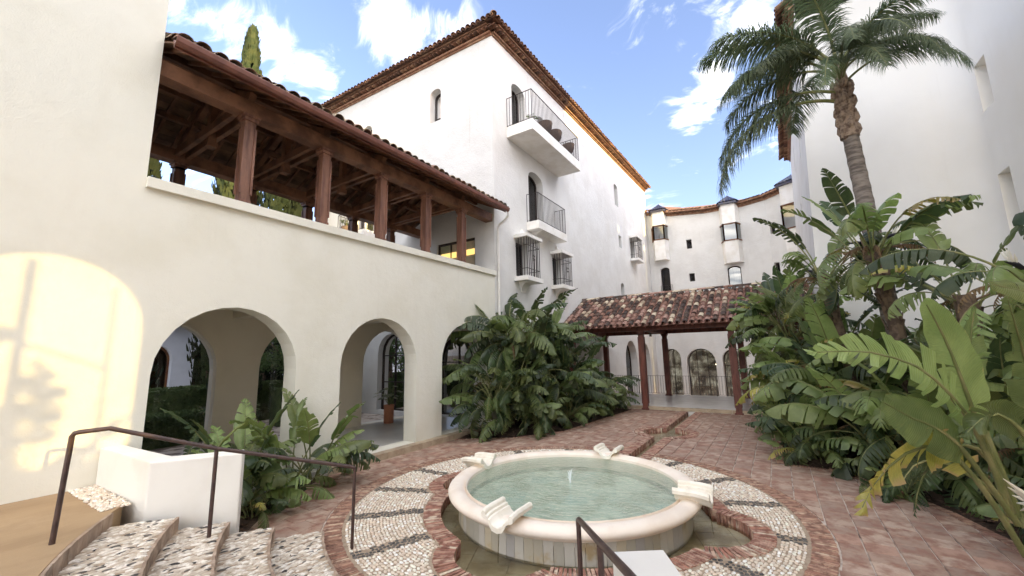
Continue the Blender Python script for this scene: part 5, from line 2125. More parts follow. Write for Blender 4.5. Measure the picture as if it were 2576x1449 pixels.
def make_leaf(name, spine, bs, W, side, mats=('leaf_mid', 'stalk'), tear=0.5, seed=0, fold=0.35, droop=0.25, nstrip=13, prad=0.016, rows=3, fwd_ang=0.42, ragged=0.0, side_scale=(1, 1)):
    """spine: points from stalk foot to tip, bs: fraction at which the blade begins"""
    r = random.Random(seed)
    N = 30
    S = smooth_pts(spine, N)
    ln = [0]
    for i in range(1, N):
        ln.append(ln[-1] + (S[i] - S[i - 1]).length)
    T = ln[-1]

    def at(f):
        d = f * T
        for i in range(1, N):
            if ln[i] >= d or i == N - 1:
                q = (d - ln[i - 1]) / max(1e-6, ln[i] - ln[i - 1])
                return S[i - 1].lerp(S[i], q), (S[i] - S[i - 1]).normalized()
    L = LeafB()
    # stalk and midrib
    n = 5
    prev = None
    fs = [k / 12 * 0.97 for k in range(13)]
    for k, f in enumerate(fs):
        p, t = at(f)
        a = side - t * side.dot(t)
        a.normalize()
        b = t.cross(a)
        rad = prad * (1.25 - 0.35 * f / bs if f < bs else 0.85 * (1 - (f - bs) / (1 - bs)) + 0.12)
        for q in range(n):
            an = 2 * PI * q / n + .3
            L.vert(p + (a * math.cos(an) + b * math.sin(an)) * rad, (f, 0))
        if k:
            for q in range(n):
                q2 = (q + 1) % n
                L.f.append(((k - 1) * n + q, (k - 1) * n + q2, k * n + q2, k * n + q))
                L.m.append(1)
    blL = T * (1 - bs)
    for sg in (-1, 1):
        tears = [r.random() < tear for _ in range(nstrip + 1)]
        prev_out = None
        run_dr = r.uniform(-.05, .1)
        for i in range(nstrip):
            u0, u1 = i / nstrip, (i + 1) / nstrip
            torn = tears[i] and i > 0
            if torn or prev_out is None:
                run_dr = r.uniform(-0.25, 0.50) * (1 if tear > .2 else .4)
                run_len = 1 - r.random() * 0.12 - ragged * r.random()
                gap0 = r.uniform(0.008, 0.045) * (1 if torn else 0)
            nexttorn = tears[i + 1] if i + 1 < nstrip else False
            cols = []
            for e, u in ((0, u0), (1, u1)):
                if e == 0 and prev_out is not None and not torn:
                    cols.append(prev_out)
                    continue
                f = bs + (1 - bs) * min(u, 0.995)
                p, t = at(f)
                a = side - t * side.dot(t)
                a.normalize()
                up = t.cross(a)
                if up.z < 0:
                    up = -up
                w_ = W * side_scale[0 if sg < 0 else 1] * (math.sin(PI * (0.06 + 0.94 * u) ** 0.72)) ** 0.62 if u < 0.999 else 0.004
                w_ = max(w_, 0.004) * run_len
                d = (a * sg * math.cos(fwd_ang + 0.55 * u * u) + t * math.sin(fwd_ang + 0.55 * u * u)).normalized()
                col = []
                for k in range(rows + 1):
                    q = k / rows
                    gshift = 0.0
                    if torn and e == 0:
                        gshift = gap0 * q
                    if nexttorn and e == 1:
                        gshift = -0.016 * q
                    lift = fold * q * (1 - 0.55 * q) * w_ - (droop + run_dr) * q * q * w_
                    wob = 0.01 * math.sin(7 * u * blL / .3 + sg) * q
                    pos = p + d * (w_ * q * math.cos(fold * .5)) + up * (lift + wob) + t * gshift - Vector((0, 0, 1)) * (droop * 0.45 * q * q * w_)
                    col.append(L.vert(pos, (f, q)))
                cols.append(col)
            a_, b_ = cols
            for k in range(rows):
                L.f.append((a_[k], a_[k + 1], b_[k + 1], b_[k]) if sg > 0 else (a_[k], b_[k], b_[k + 1], a_[k + 1]))
                L.m.append(0)
            prev_out = b_ if not nexttorn else None
            if nexttorn:
                prev_out = None
                tears[i + 1] = True
    return L.finish(name, mats)


def proto_leaf(name, lean0, lean1, pet, bl, W, mats, tear, seed, **kw):
    """local leaf growing from the origin, leaning over +X"""
    pts = [Vector((0, 0, 0))]
    n = 9
    p = Vector((0, 0, 0))
    for i in range(n):
        f = (i + .5) / n
        a = lean0 + (lean1 - lean0) * f ** 1.6
        p = p + Vector((math.sin(a), 0, math.cos(a))) * (pet + bl) / n
        pts.append(p.copy())
    return make_leaf(name, pts, pet / (pet + bl), W, Vector((0, 1, 0)), mats, tear, seed, **kw)


d_ = math.radians
PROTO = {'up': [], 'arch': [], 'droop': [], 'dry': []}
sd_i = 0
for mt, wk, tk in (('leaf_deep', 1.0, 0.0), ('leaf_mid', 1.08, -0.1), ('leaf_light', 1.2, -0.2)):
    for q in range(3):
        sd_i += 1
        PROTO['up'].append(proto_leaf('leaf', d_(3 + q * 4), d_(34 + 16 * q), 0.95, 1.20, 0.225 * wk, (mt, 'stalk'), 0.40 + 0.2 * q + tk, sd_i, fold=0.55, droop=0.15))
        PROTO['arch'].append(proto_leaf('leaf', d_(8 + q * 4), d_(84 + 16 * q), 0.85, 1.20, 0.25 * wk, (mt, 'stalk'), 0.55 + 0.18 * q + tk, sd_i + 20, fold=0.30, droop=0.45 + .1 * q))
        PROTO['droop'].append(proto_leaf('leaf', d_(14 + q * 8), d_(135 + 12 * q), 0.75, 1.15, 0.235 * wk, (mt, 'stalk'), 0.75 + .1 * q + tk, sd_i + 40, fold=0.15, droop=0.75))
for q in range(2):
    PROTO['arch'].append(proto_leaf('leaf', d_(14), d_(112), 0.9, 1.1, 0.2, ('leaf_yellow', 'stalk'), 0.9, 90 + q, fold=0.2, droop=0.4))
    PROTO['dry'].append(proto_leaf('dry_leaf', d_(60), d_(176), 0.5, 0.8, 0.08, ('leaf_dry', 'stalk_old'), 0.95, 95 + q, fold=0.1, droop=1.0, ragged=.3))


def plant(x, y, z, n, scale, label, trunk=0.0, lean=(0, 0), name='bird_of_paradise_plant', group='giant bird of paradise plants in the courtyard beds', tone=(1, 1, 1), low=0.45, dry=2, seed=None, spread=1.0, flower=False, bias=None, maxlean=62, upf=0.16, tones=None):
    r = random.Random(seed if seed is not None else int(x * 131 + y * 977))
    p = thing(name, (x, y, z), label, 'plant', group)
    crown = Vector((x + lean[0], y + lean[1], z + trunk))
    if trunk > 1.9:
        m = MB()
        k = 9
        pts = []
        rad = []
        for i in range(k):
            t = i / (k - 1)
            pts.append((x + lean[0] * t ** 1.3, y + lean[1] * t ** 1.3, z - .05 + (trunk + .05) * t))
            rad.append((0.115 - 0.02 * t + 0.012 * (i % 2)) * (0.8 + 0.25 * scale) * (1.35 if t > .85 else 1))
        m.tube(pts, rad, 9)
        for i in range(int(trunk * 9)):    # old leaf bases
            t = r.random() ** 0.6
            a = r.random() * 6.28
            q = Vector(pts[0]).lerp(Vector(pts[-1]), t)
            m.bar(q + Vector((math.cos(a), math.sin(a), 0)) * .09, q + Vector((math.cos(a), math.sin(a), 0)) * .16 + Vector((0, 0, r.uniform(.12, .3))), .07, .02)
        m.build('trunk', 'fan_trunk', p, smooth=False)
    for i in range(n):
        f = (i + .5) / n
        yaw = (r.random() * 2 * PI) if bias is None else r.gauss(bias, 0.9)
        if f < upf:
            k = r.randrange(len(PROTO['up']))
            me = PROTO['up'][k]
            base_lean = r.uniform(0, 14)
            s = scale * r.uniform(0.95, 1.2)
        elif f < upf + 0.47:
            me = PROTO['arch'][r.randrange(len(PROTO['arch'])) if r.random() < .5 else r.randrange(9)]
            base_lean = r.uniform(5, maxlean * .55)
            s = scale * r.uniform(0.85, 1.1)
        else:
            me = PROTO['droop'][r.randrange(9)]
            base_lean = r.uniform(18, maxlean)
            s = scale * r.uniform(0.6, 0.95)
        if tones:
            while me.materials[0].name.split('.')[0] not in tones:
                me = r.choice(PROTO['up'][:6] if f < upf else (PROTO['arch'][:6] if f < upf + .47 else PROTO['droop'][:6]))
        zz = -trunk * r.random() ** 1.3 * (0.95 if trunk < 2 else 0.12)
        off = Vector((math.cos(yaw), math.sin(yaw), 0)) * (0.05 + 0.10 * spread * r.random())
        M = Matrix.Translation(crown + off * 1.0 + Vector((0, 0, zz))) @ Matrix.Rotation(yaw, 4, 'Z') @ Matrix.Rotation(math.radians(base_lean) * spread, 4, 'Y') @ Matrix.Rotation(r.uniform(-.5, .5), 4, 'Z') @ Matrix.Rotation(r.uniform(-.25, .25), 4, 'X') @ Matrix.Scale(s, 4)
        put('leaf', me, p, M)
    for i in range(dry):
        yaw = r.random() * 2 * PI
        M = Matrix.Translation(crown + Vector((0, 0, -.15))) @ Matrix.Rotation(yaw, 4, 'Z') @ Matrix.Scale(scale * r.uniform(.7, 1), 4)
        put('dry_leaf', PROTO['dry'][i % 2], p, M)
    if flower:
        for i in range(2):
            yaw = r.random() * 6.28
            m = MB()
            c = crown + Vector((math.cos(yaw) * .22, math.sin(yaw) * .22, .18))
            e = c + Vector((math.cos(yaw) * .34, math.sin(yaw) * .34, .07))
            m.tube([tuple(c), tuple(c.lerp(e, .3) + Vector((0, 0, .02))), tuple(e)], [.03, .035, .004], 6)
            fl = m.build('flower_bract', 'flower_bract', p, smooth=True)
            m = MB()
            for k in range(6):
                a = yaw + r.uniform(-.8, .8)
                q = c.lerp(e, .3 + .06 * k)
                t_ = q + Vector((math.cos(a) * .1, math.sin(a) * .1, r.uniform(.13, .24)))
                m.tube([tuple(q), tuple(q.lerp(t_, .5)), tuple(t_)], [.006, .018, .002], 4)
            m.build('flower_sepal', 'flower_sepal', p, smooth=True)
    return p


plant(-0.3, -6.2, 0.0, 30, 1.0, 'bird of paradise tree outside the arched opening behind the viewpoint', trunk=3.2, dry=3, seed=91, maxlean=80)
# near left bed under the first arch
plant(3.1, 7.15, 0.05, 20, 0.62, 'small bird of paradise plant just behind the white planter corner', low=.3, dry=0, seed=3, bias=0.4)
plant(3.55, 7.70, 0.05, 22, 0.78, 'bird of paradise plant with broad arching leaves in front of the first arch', dry=0, seed=21)
plant(4.3, 7.62, 0.05, 24, 0.80, 'leafy bird of paradise plant against the pillar right of the first arch', dry=0, seed=5)
plant(4.85, 7.8, 0.05, 16, 0.78, 'sparse bird of paradise plant at the pillar with two long leaves reaching right', dry=1, seed=8)
plant(2.65, 7.6, 0.05, 14, 0.68, 'low bird of paradise plant hidden in the planter by the wall', dry=0, seed=11, maxlean=30, bias=0.2)
plant(3.4, 6.95, 0.05, 14, 0.42, 'short bird of paradise clump spilling towards the paving beside the planter', dry=0, seed=12)
# big clump in the middle, in front of the white corner building
MIDP = [(10.3, 7.35, 1.05, 17, 'bird of paradise plant leaning over the third arch'),
        (10.9, 6.95, 1.02, 16, 'dark bird of paradise plant at the front left of the middle clump'),
        (11.5, 7.5, 1.35, 18, 'tallest bird of paradise plant of the middle clump under the downpipe'),
        (12.2, 6.65, 1.12, 18, 'dense bird of paradise plant at the front of the middle clump'),
        (12.7, 7.5, 1.34, 18, 'tall bird of paradise plant below the nearer caged window'),
        (13.6, 6.7, 1.15, 17, 'bird of paradise plant with drooping leaves at the middle of the clump'),
        (14.2, 7.5, 1.25, 16, 'bird of paradise plant standing below the second caged window'),
        (15.0, 6.6, 1.10, 16, 'bird of paradise plant before the left end of the tiled walkway roof'),
        (16.0, 7.3, 1.00, 14, 'bird of paradise plant tucked under the walkway eave'),
        (16.3, 6.1, 0.90, 13, 'bird of paradise plant reaching towards the first walkway post'),
        (11.3, 6.35, 0.62, 12, 'low bird of paradise plant at the front edge of the middle bed'),
        (13.0, 6.15, 0.62, 11, 'short bird of paradise plant with a leaf lying on the brick paving edge'),
        (14.6, 6.0, 0.65, 11, 'low bird of paradise plant at the right front of the middle bed')]
for (x, y, s, n, lb) in MIDP:
    plant(x, y, 0.06, int(n * 3.0), s * (0.90 if s > .8 else 1.1), lb, dry=1, maxlean=80, upf=0.06, trunk=0.3 if s < .8 else (0.75 + 1.1 * (s - .85) / .3 if x < 14.5 else 1.1), spread=1.15, tones=('leaf_deep', 'leaf_mid'), seed=int(x * 10 + y))
# right-hand bed: dense mass
RB = [(11.0, -0.55, 0.68, 14, 0.0, 'low bird of paradise plant at the inner corner of the right bed'),
      (11.8, -0.6, 0.82, 16, 0.2, 'bird of paradise plant spilling over the paving edge left of the right bed'),
      (13.0, -0.65, 0.95, 18, 0.9, 'bird of paradise plant at the edge of the far part of the right bed'),
      (14.3, -0.75, 1.05, 19, 1.3, 'bird of paradise plant beside the walkway post on the right'),
      (15.2, -0.45, 1.0, 20, 2.6, 'bird of paradise plant covering the right end of the tiled roof'),
      (15.9, -0.25, 1.0, 22, 3.0, 'bird of paradise plant with an upright dark leaf above the tiled roof'),
      (12.2, -1.2, 1.15, 20, 1.4, 'broad bird of paradise plant in the heart of the right bed'),
      (13.6, -1.3, 1.15, 20, 1.8, 'bird of paradise plant behind the left side of the right bed'),
      (10.6, -1.5, 1.02, 20, 0.8, 'bird of paradise plant at the curved front of the right bed'),
      (9.7, -2.0, 0.98, 20, 0.8, 'bird of paradise plant with ribbed leaves at the middle of the curved bed'),
      (8.9, -2.9, 1.00, 18, 0.9, 'bird of paradise plant shading the dark mulch at the right'),
      (10.2, -2.9, 1.15, 19, 1.5, 'bird of paradise plant with pale bent leaves behind the curved bed'),
      (11.4, -2.7, 1.12, 19, 1.6, 'bird of paradise plant in front of the palm trunk'),
      (8.0, -3.6, 1.02, 17, 1.2, 'bird of paradise plant behind the large foreground leaves'),
      (7.1, -3.9, 0.98, 17, 1.0, 'bird of paradise plant at the right edge behind the foreground plant'),
      (9.2, -4.2, 1.15, 18, 1.8, 'bird of paradise plant against the right wall below the recesses'),
      (7.3, -3.0, 0.60, 10, 0.0, 'low fern like bird of paradise plant hanging over the mulch'),
      (8.3, -2.7, 0.48, 8, 0.0, 'small bird of paradise plant drooping on the mulch near the paving'),
      (9.4, -1.45, 0.42, 8, 0.0, 'small young bird of paradise plant at the curved paving edge'),
      (10.9, -0.15, 0.35, 7, 0.0, 'tiny bird of paradise seedling at the corner of the right bed'),
      (11.9, -3.9, 1.15, 18, 1.85, 'bird of paradise plant behind the palm near the end wall')]
for (x, y, s, n, tr, lb) in RB:
    plant(x, y, 0.06, int(n * 2.3), s, lb, dry=4, maxlean=80, trunk=tr, seed=int(x * 17 - y * 5))
# tall trunked ones
plant(10.4, -2.15, 0.05, 26, 0.95, 'tall bird of paradise tree with a split leaf fan and white flower before the palm', trunk=4.25, lean=(0.15, 0.35), dry=7, flower=True, seed=77, maxlean=75)
plant(12.2, -1.5, 0.05, 28, 0.92, 'tall bird of paradise tree with yellowing hanging leaves left of the palm', trunk=4.0, lean=(0.1, 0.35), dry=8, flower=True, seed=79, maxlean=95)
plant(8.0, -3.0, 0.05, 14, 0.92, 'tall bird of paradise tree with one big upright leaf near the right edge', trunk=3.1, lean=(0.0, 0.1), dry=4, flower=True, seed=83, maxlean=75)
plant(9.2, -2.7, 0.05, 13, 0.80, 'bird of paradise tree between the palm and the right edge', trunk=3.1, lean=(0.1, 0.1), dry=4, seed=87, maxlean=80)

# foreground plant at the right edge, leaves placed one by one
FG = {
    'A': [(5.562, -1.582, 0.924), (5.35, -1.473, 1.355), (5.165, -1.377, 1.69), (4.968, -1.279, 2.082), (4.771, -1.174, 2.446), (4.499, -1.029, 2.757)],
    'B': [(5.479, -1.541, 0.912), (5.201, -1.427, 1.352), (4.896, -1.262, 1.77), (4.617, -1.09, 2.026), (4.317, -0.872, 2.238), (3.974, -0.558, 2.352), (3.782, -0.355, 2.358), (3.608, -0.176, 2.355)],
    'C': [(5.366, -1.547, 0.887), (5.025, -1.321, 1.288), (4.719, -1.125, 1.606), (4.528, -0.967, 1.759), (4.348, -0.806, 1.848), (4.187, -0.676, 1.943), (4.074, -0.607, 1.993)],
    'D': [(5.435, -1.575, 0.622), (5.084, -1.355, 1.095), (4.828, -1.155, 1.451), (4.636, -0.992, 1.593), (4.465, -0.819, 1.595), (4.31, -0.64, 1.492), (4.182, -0.486, 1.332), (4.09, -0.382, 1.149)],
    'E': [(5.927, -2.348, 1.897), (5.469, -2.154, 2.389), (5.011, -1.898, 2.672), (4.71, -1.646, 2.774), (4.532, -1.473, 2.81), (4.397, -1.363, 2.835)],
    'F': [(6.183, -1.85, 0.776), (6.31, -1.975, 1.159), (6.284, -2.049, 1.546), (6.205, -2.065, 2.011), (5.932, -1.965, 2.476), (5.674, -1.859, 2.844)],
    'G': [(5.831, -1.691, 0.825), (5.732, -1.633, 1.15), (5.642, -1.568, 1.403), (5.623, -1.527, 1.682), (5.592, -1.492, 2.043), (5.547, -1.531, 2.41), (5.531, -1.603, 2.74)],
    'H': [(5.682, -1.637, 0.798), (5.533, -1.489, 1.081), (5.452, -1.318, 1.245), (5.376, -1.134, 1.342), (5.263, -0.947, 1.311), (5.21, -0.803, 1.099)],
    'I': [(5.584, -1.675, 0.806), (5.231, -1.65, 1.312), (5.001, -1.58, 1.656), (4.691, -1.345, 1.864), (4.581, -1.122, 1.69)],
    'J': [(5.883, -1.74, 0.716), (5.921, -1.697, 1.005), (5.911, -1.584, 1.313), (5.793, -1.436, 1.43), (5.641, -1.167, 1.324), (5.596, -1.007, 1.025), (5.607, -0.947, 0.762)],
}
fp = thing('bird_of_paradise_plant', (5.75, -2.45, 0.0), 'huge foreground bird of paradise plant with big pale green leaves cut by the right edge', 'plant', 'giant bird of paradise plants in the courtyard beds')
m = MB()
m.tube([(5.85, -2.6, -.05), (5.8, -2.4, .3), (5.72, -2.15, .6), (5.64, -1.95, .85)], [.17, .15, .14, .13], 12)
for i in range(12):
    a = i * 2.4
    q = Vector((5.75, -2.2, .35 + .04 * i))
    m.bar(q + Vector((math.cos(a), math.sin(a), 0)) * .12, q + Vector((math.cos(a), math.sin(a), 0)) * .2 + Vector((0, .05, .3)), .09, .02)
m.build('trunk', 'fan_trunk', fp)
SPEC = {  # blade start, half width, side vector, mats, tear, fold, droop, scale of the two halves
    'A': (0.40, 0.27, right, ('leaf_light', 'stalk'), 0.10, 0.25, 0.10, (0.8, 1.0)),
    'B': (0.36, 0.27, Vector((0.2, 0.1, 1)), ('leaf_light', 'stalk'), 0.80, 0.2, 0.05, (0.75, 0.9)),
    'C': (0.48, 0.24, Vector((0.3, -0.2, 1)), ('leaf_mid', 'stalk'), 0.12, 0.3, 0.15, (1, 1)),
    'D': (0.42, 0.20, Vector((0.3, -0.5, 0.6)), ('leaf_yellow', 'stalk'), 0.75, 0.3, 0.15, (1, 1)),
    'E': (0.45, 0.16, Vector((0.3, 0.0, 1)), ('leaf_light', 'stalk'), 0.15, 0.4, 0.2, (1, 1)),
    'F': (0.42, 0.26, right, ('leaf_mid', 'stalk'), 0.35, 0.3, 0.15, (1, 1)),
    'G': (0.52, 0.20, right, ('leaf_mid', 'stalk'), 0.30, 0.4, 0.15, (1, 1)),
    'H': (0.45, 0.18, Vector((0.2, -0.2, 1)), ('leaf_deep', 'stalk'), 0.6, 0.3, 0.3, (1, 1)),
    'I': (0.55, 0.17, Vector((0.4, -0.5, 0.7)), ('leaf_mid', 'stalk'), 0.2, 0.4, 0.3, (1, 1)),
    'J': (0.50, 0.14, right, ('leaf_deep', 'stalk'), 0.95, 0.2, 0.3, (1, 1)),
}
for i, (k, pts) in enumerate(FG.items()):
    bs, W_, sdv, mt, te, fo, dr, ss = SPEC[k]
    me = make_leaf('leaf', pts, bs, W_, Vector(sdv).normalized(), mt, te, 200 + i, fo, dr, nstrip=20, prad=0.021, rows=4, side_scale=ss)
    put('leaf', me, fp)
m = MB()
for k in range(5):
    a = -0.6 + k * .5
    q = Vector((5.45, -1.72, 1.0))
    e = q + Vector((-.25 + .12 * k, .25 - .05 * k, .28 - .09 * k))
    m.tube([tuple(q), tuple(q.lerp(e, .5) + Vector((0, 0, .02))), tuple(e)], [.012, .022, .003], 5)
m.build('flower_sepal', 'flower_sepal', fp, smooth=True)

# ---------------------------------------------------------------- palm
PT = thing('queen_palm', (12.0, -2.45, 0), 'tall slender palm with ringed grey trunk and drooping feathery fronds', 'palm')
m = MB()
pts, rad = [], []
for i in range(70):
    t = i / 69
    z = 7.75 * t
    pts.append((12.0, -2.42 + 0.42 * t ** 0.65, z - .05))
    rad.append(0.185 - 0.035 * t + (0.010 if i % 3 == 0 else 0.0) + (0.02 if t < .04 else 0))
m.tube(pts, rad, 18)
m.build('trunk', 'palm_trunk', PT, smooth='all')
cz = 8.6
pcx, pcy = 12.0, -2.0
m = MB()
for i in range(26):
    a = i * 2.399
    z = 7.35 + i * 0.055
    c = Vector((pcx, pcy, z))
    o = Vector((math.cos(a), math.sin(a), 0))
    p0 = c + o * 0.13
    m.tube([tuple(p0 - Vector((0, 0, .14))), tuple(p0 + o * .05), tuple(p0 + o * .055 + Vector((0, 0, .12))), tuple(p0 + o * .03 + Vector((0, 0, .22)))], [.05, .075, .05, .015], 6)
m.tube([(pcx, pcy, 7.3), (pcx, pcy, 8.2), (pcx, pcy, 9.2)], [.19, .17, .07], 12)
m.build('crown_shaft', 'palm_boot', PT)


def frond_mesh(seed, L=3.4, lean0=0.25, lean1=2.3, stalk=0.22, pairs=104, ll=0.84):
    r = random.Random(seed)
    LB = LeafB()
    pts = []
    p = Vector((0, 0, 0))
    pts.append(p.copy())
    n = 14
    for i in range(n):
        f = (i + .5) / n
        a = lean0 + (lean1 - lean0) * f ** 0.9
        p = p + Vector((math.sin(a), 0, math.cos(a))) * L / n
        pts.append(p.copy())
    S = smooth_pts(pts, 40)
    for k, q in enumerate(S):
        f = k / 39
        t = (S[min(39, k + 1)] - S[max(0, k - 1)]).normalized()
        a = Vector((0, 1, 0))
        b = t.cross(a)
        rad = 0.035 * (1 - f) ** 1.2 + 0.005
        for j in range(5):
            an = 2 * PI * j / 5
            LB.vert(q + (a * math.cos(an) * 1.2 + b * math.sin(an)) * rad, (f, 0))
        if k:
            for j in range(5):
                j2 = (j + 1) % 5
                LB.f.append(((k - 1) * 5 + j, (k - 1) * 5 + j2, k * 5 + j2, k * 5 + j))
                LB.m.append(1)
    for i in range(pairs):
        f = stalk + (1 - stalk) * (i + r.random() * .6) / pairs
        x = f * 39
        k = min(38, int(x))
        q = S[k].lerp(S[k + 1], x - k)
        t = (S[k + 1] - S[k]).normalized()
        lw = ll * (0.35 + 0.65 * math.sin(PI * min(1, (f - stalk) / (1 - stalk) * 0.86 + 0.13)) ** .8)
        for sg in (-1, 1):
            for pl in (0, 1):
                if pl and r.random() < 0.35:
                    continue
                spread = r.uniform(0.55, 1.0)
                up = t.cross(Vector((0, 1, 0))) * -1
                if up.z < 0:
                    up = -up
                d = (Vector((0, sg, 0)) * spread + t * r.uniform(.45, .8) + up * r.uniform(-.25, .45)).normalized()
                l_ = lw * r.uniform(.8, 1.12)
                wd = 0.016
                prev = None
                pos = q.copy()
                dd = d.copy()
                wdir = t.cross(d).normalized().cross(d).normalized()
                segs = 4
                for s_ in range(segs + 1):
                    g_ = s_ / segs
                    w_ = wd * (1 - g_ ** 2 * .93)
                    a_ = LB.vert(pos - t * w_ * .9, (g_, 0))
                    b_ = LB.vert(pos + t * w_ * .9, (g_, 1))
                    if prev:
                        LB.f.append((prev[0], prev[1], b_, a_))
                        LB.m.append(0)
                    prev = (a_, b_)
                    dd = (dd + Vector((0, 0, -1)) * (0.24 + 0.50 * g_)).normalized()
                    pos = pos + dd * l_ / segs
    return LB.finish('frond', ('palm_leaf', 'stalk'))


FR = [frond_mesh(1, 3.3, 0.25, 1.9), frond_mesh(2, 3.3, 0.5, 2.5), frond_mesh(3, 3.5, 0.95, 2.85), frond_mesh(4, 3.0, 0.1, 1.2)]
# yaw is measured in world X/Y; the camera looks along (+X,+Y)
fr = [(2, 106, 1.12, 8.25, 12), (2, 99, 1.0, 8.5, 4), (1, 112, 0.95, 8.9, 6), (1, 84, 0.9, 9.0, 10), (0, 118, 1.0, 9.1, 6),
      (1, 135, 0.85, 9.0, 8), (1, 178, 0.8, 8.9, 14), (1, 200, 0.8, 8.9, 16), (2, 165, 0.72, 8.8, 6), (2, 188, 0.75, 8.7, 4), (2, 225, 0.72, 9.0, 8),
      (0, 240, 0.75, 9.2, 6), (1, 262, 0.62, 9.0, 8), (2, 238, 0.72, 8.7, 2), (0, 285, 0.7, 9.2, 4), (0, 60, 1.0, 9.2, 4), (1, 20, 0.9, 9.0, 4), (0, 330, 1.0, 9.2, 0), (3, 150, 0.9, 9.25, 0), (0, 100, 1.05, 9.25, 4)]
for k, yaw, s, z, tl in fr:
    M = Matrix.Translation((pcx, pcy, z)) @ Matrix.Rotation(math.radians(yaw), 4, 'Z') @ Matrix.Translation((.08, 0, 0)) @ Matrix.Rotation(math.radians(tl), 4, 'Y') @ Matrix.Rotation(RND.uniform(-.15, .15), 4, 'X') @ Matrix.Scale(s, 4)
    put('frond', FR[k], PT, M)


# ---------------------------------------------------------------- cypresses and the rear garden
def cypress(x, y, z0, h, r, label, seed, n=2600, group='dark cypress trees behind the loggia'):
    rr = random.Random(seed)
    t = thing('cypress_tree', (x, y, z0), label, 'tree', group)
    m = MB()
    m.tube([(x, y, z0), (x, y, z0 + h * .9)], [r * .16, .03], 8)
    m.build('trunk', 'fan_trunk', t)
    LB = LeafB()
    for i in range(n):
        u = rr.random() ** 0.85
        lump = 1 + 0.22 * math.sin(u * 30 + seed) * math.sin(u * 11)
        R_ = r * lump * (min(1, (u + .03) * 7) ** .5) * (1 - u) ** 0.55 * 1.15
        a = rr.random() * 6.283
        q = R_ * (0.55 + 0.5 * rr.random() ** .5) * (1 + .14 * math.sin(a * 5 + u * 17))
        c = Vector((x + q * math.cos(a), y + q * math.sin(a), z0 + h * u))
        s_ = rr.uniform(.12, .26) * (0.5 + r * .55)
        tip = c + Vector((math.cos(a) * .25, math.sin(a) * .25, 1)).normalized() * s_ * 1.7
        sd2 = Vector((-math.sin(a + rr.uniform(-.9, .9)), math.cos(a), rr.uniform(-.3, .3))) * s_ * .32
        b = [LB.vert(c - sd2, (0, 0)), LB.vert(c + sd2, (0, 1)), LB.vert(c.lerp(tip, .55) + sd2 * .8, (.5, 1)), LB.vert(tip, (1, .5)), LB.vert(c.lerp(tip, .55) - sd2 * .8, (.5, 0))]
        LB.f.append(tuple(b))
        LB.m.append(0)
    put('crown', LB.finish('cypress_crown', ('cypress_leaf' if h > 15 else 'cypress_shaded',)), t)


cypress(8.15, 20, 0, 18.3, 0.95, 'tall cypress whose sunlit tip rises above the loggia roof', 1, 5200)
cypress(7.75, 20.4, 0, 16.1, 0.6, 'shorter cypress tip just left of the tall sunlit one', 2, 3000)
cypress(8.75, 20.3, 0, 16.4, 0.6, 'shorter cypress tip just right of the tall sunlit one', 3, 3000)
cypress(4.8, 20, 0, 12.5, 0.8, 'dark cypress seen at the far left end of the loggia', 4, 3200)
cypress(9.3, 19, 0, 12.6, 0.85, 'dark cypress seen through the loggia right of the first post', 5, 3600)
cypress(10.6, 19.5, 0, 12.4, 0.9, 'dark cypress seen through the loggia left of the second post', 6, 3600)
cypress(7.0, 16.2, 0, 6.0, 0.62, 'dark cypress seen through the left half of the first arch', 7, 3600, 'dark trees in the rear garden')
m = MB()
m.box(-9, 11.69, 12.16, 24, -0.5, -0.01)
tag(m.build('rear_garden', 'paving_mortar'), kind='structure')


def hedge(x0, x1, y0, y1, h, label, seed, n=5200):
    rr = random.Random(seed)
    t = thing('hedge', ((x0 + x1) / 2, (y0 + y1) / 2, 0), label, 'hedge', 'clipped hedges in the rear garden')
    LB = LeafB()
    for i in range(n):
        f = rr.random()
        x, y, z = rr.uniform(x0, x1), rr.uniform(y0, y1), rr.uniform(.05, h)
        if rr.random() < .45:
            z = h + rr.uniform(-.05, .03)
        else:
            y = y0 + rr.uniform(-.04, .06)
        c = Vector((x, y, z))
        d1 = Vector((rr.gauss(0, 1), rr.gauss(0, 1), rr.gauss(0, 1))).normalized() * .045
        d2 = d1.cross(Vector((rr.gauss(0, 1), rr.gauss(0, 1), rr.gauss(0, 1)))).normalized() * .03
        b = [LB.vert(c - d1, (0, 0)), LB.vert(c + d2, (1, 0)), LB.vert(c + d1, (1, 1)), LB.vert(c - d2, (0, 1))]
        LB.f.append(tuple(b))
        LB.m.append(0)
    put('foliage', LB.finish('hedge_foliage', ('hedge_leaf',)), t)
    m = MB()
    m.box(x0 + .05, x1 - .05, y0 + .05, y1 - .05, 0, h - .06)
    m.build('inner_growth', 'hedge_leaf', t)


hedge(3.2, 9.5, 17.2, 18.2, 1.45, 'long low clipped hedge seen through the first arch', 1)
hedge(3.6, 6.6, 14.6, 15.6, 0.85, 'nearer rounded clipped hedge seen through the first arch', 2, 4000)
hedge(8.0, 11.0, 15.0, 15.8, 1.3, 'clipped hedge seen through the right half of the first arch', 3, 4000)


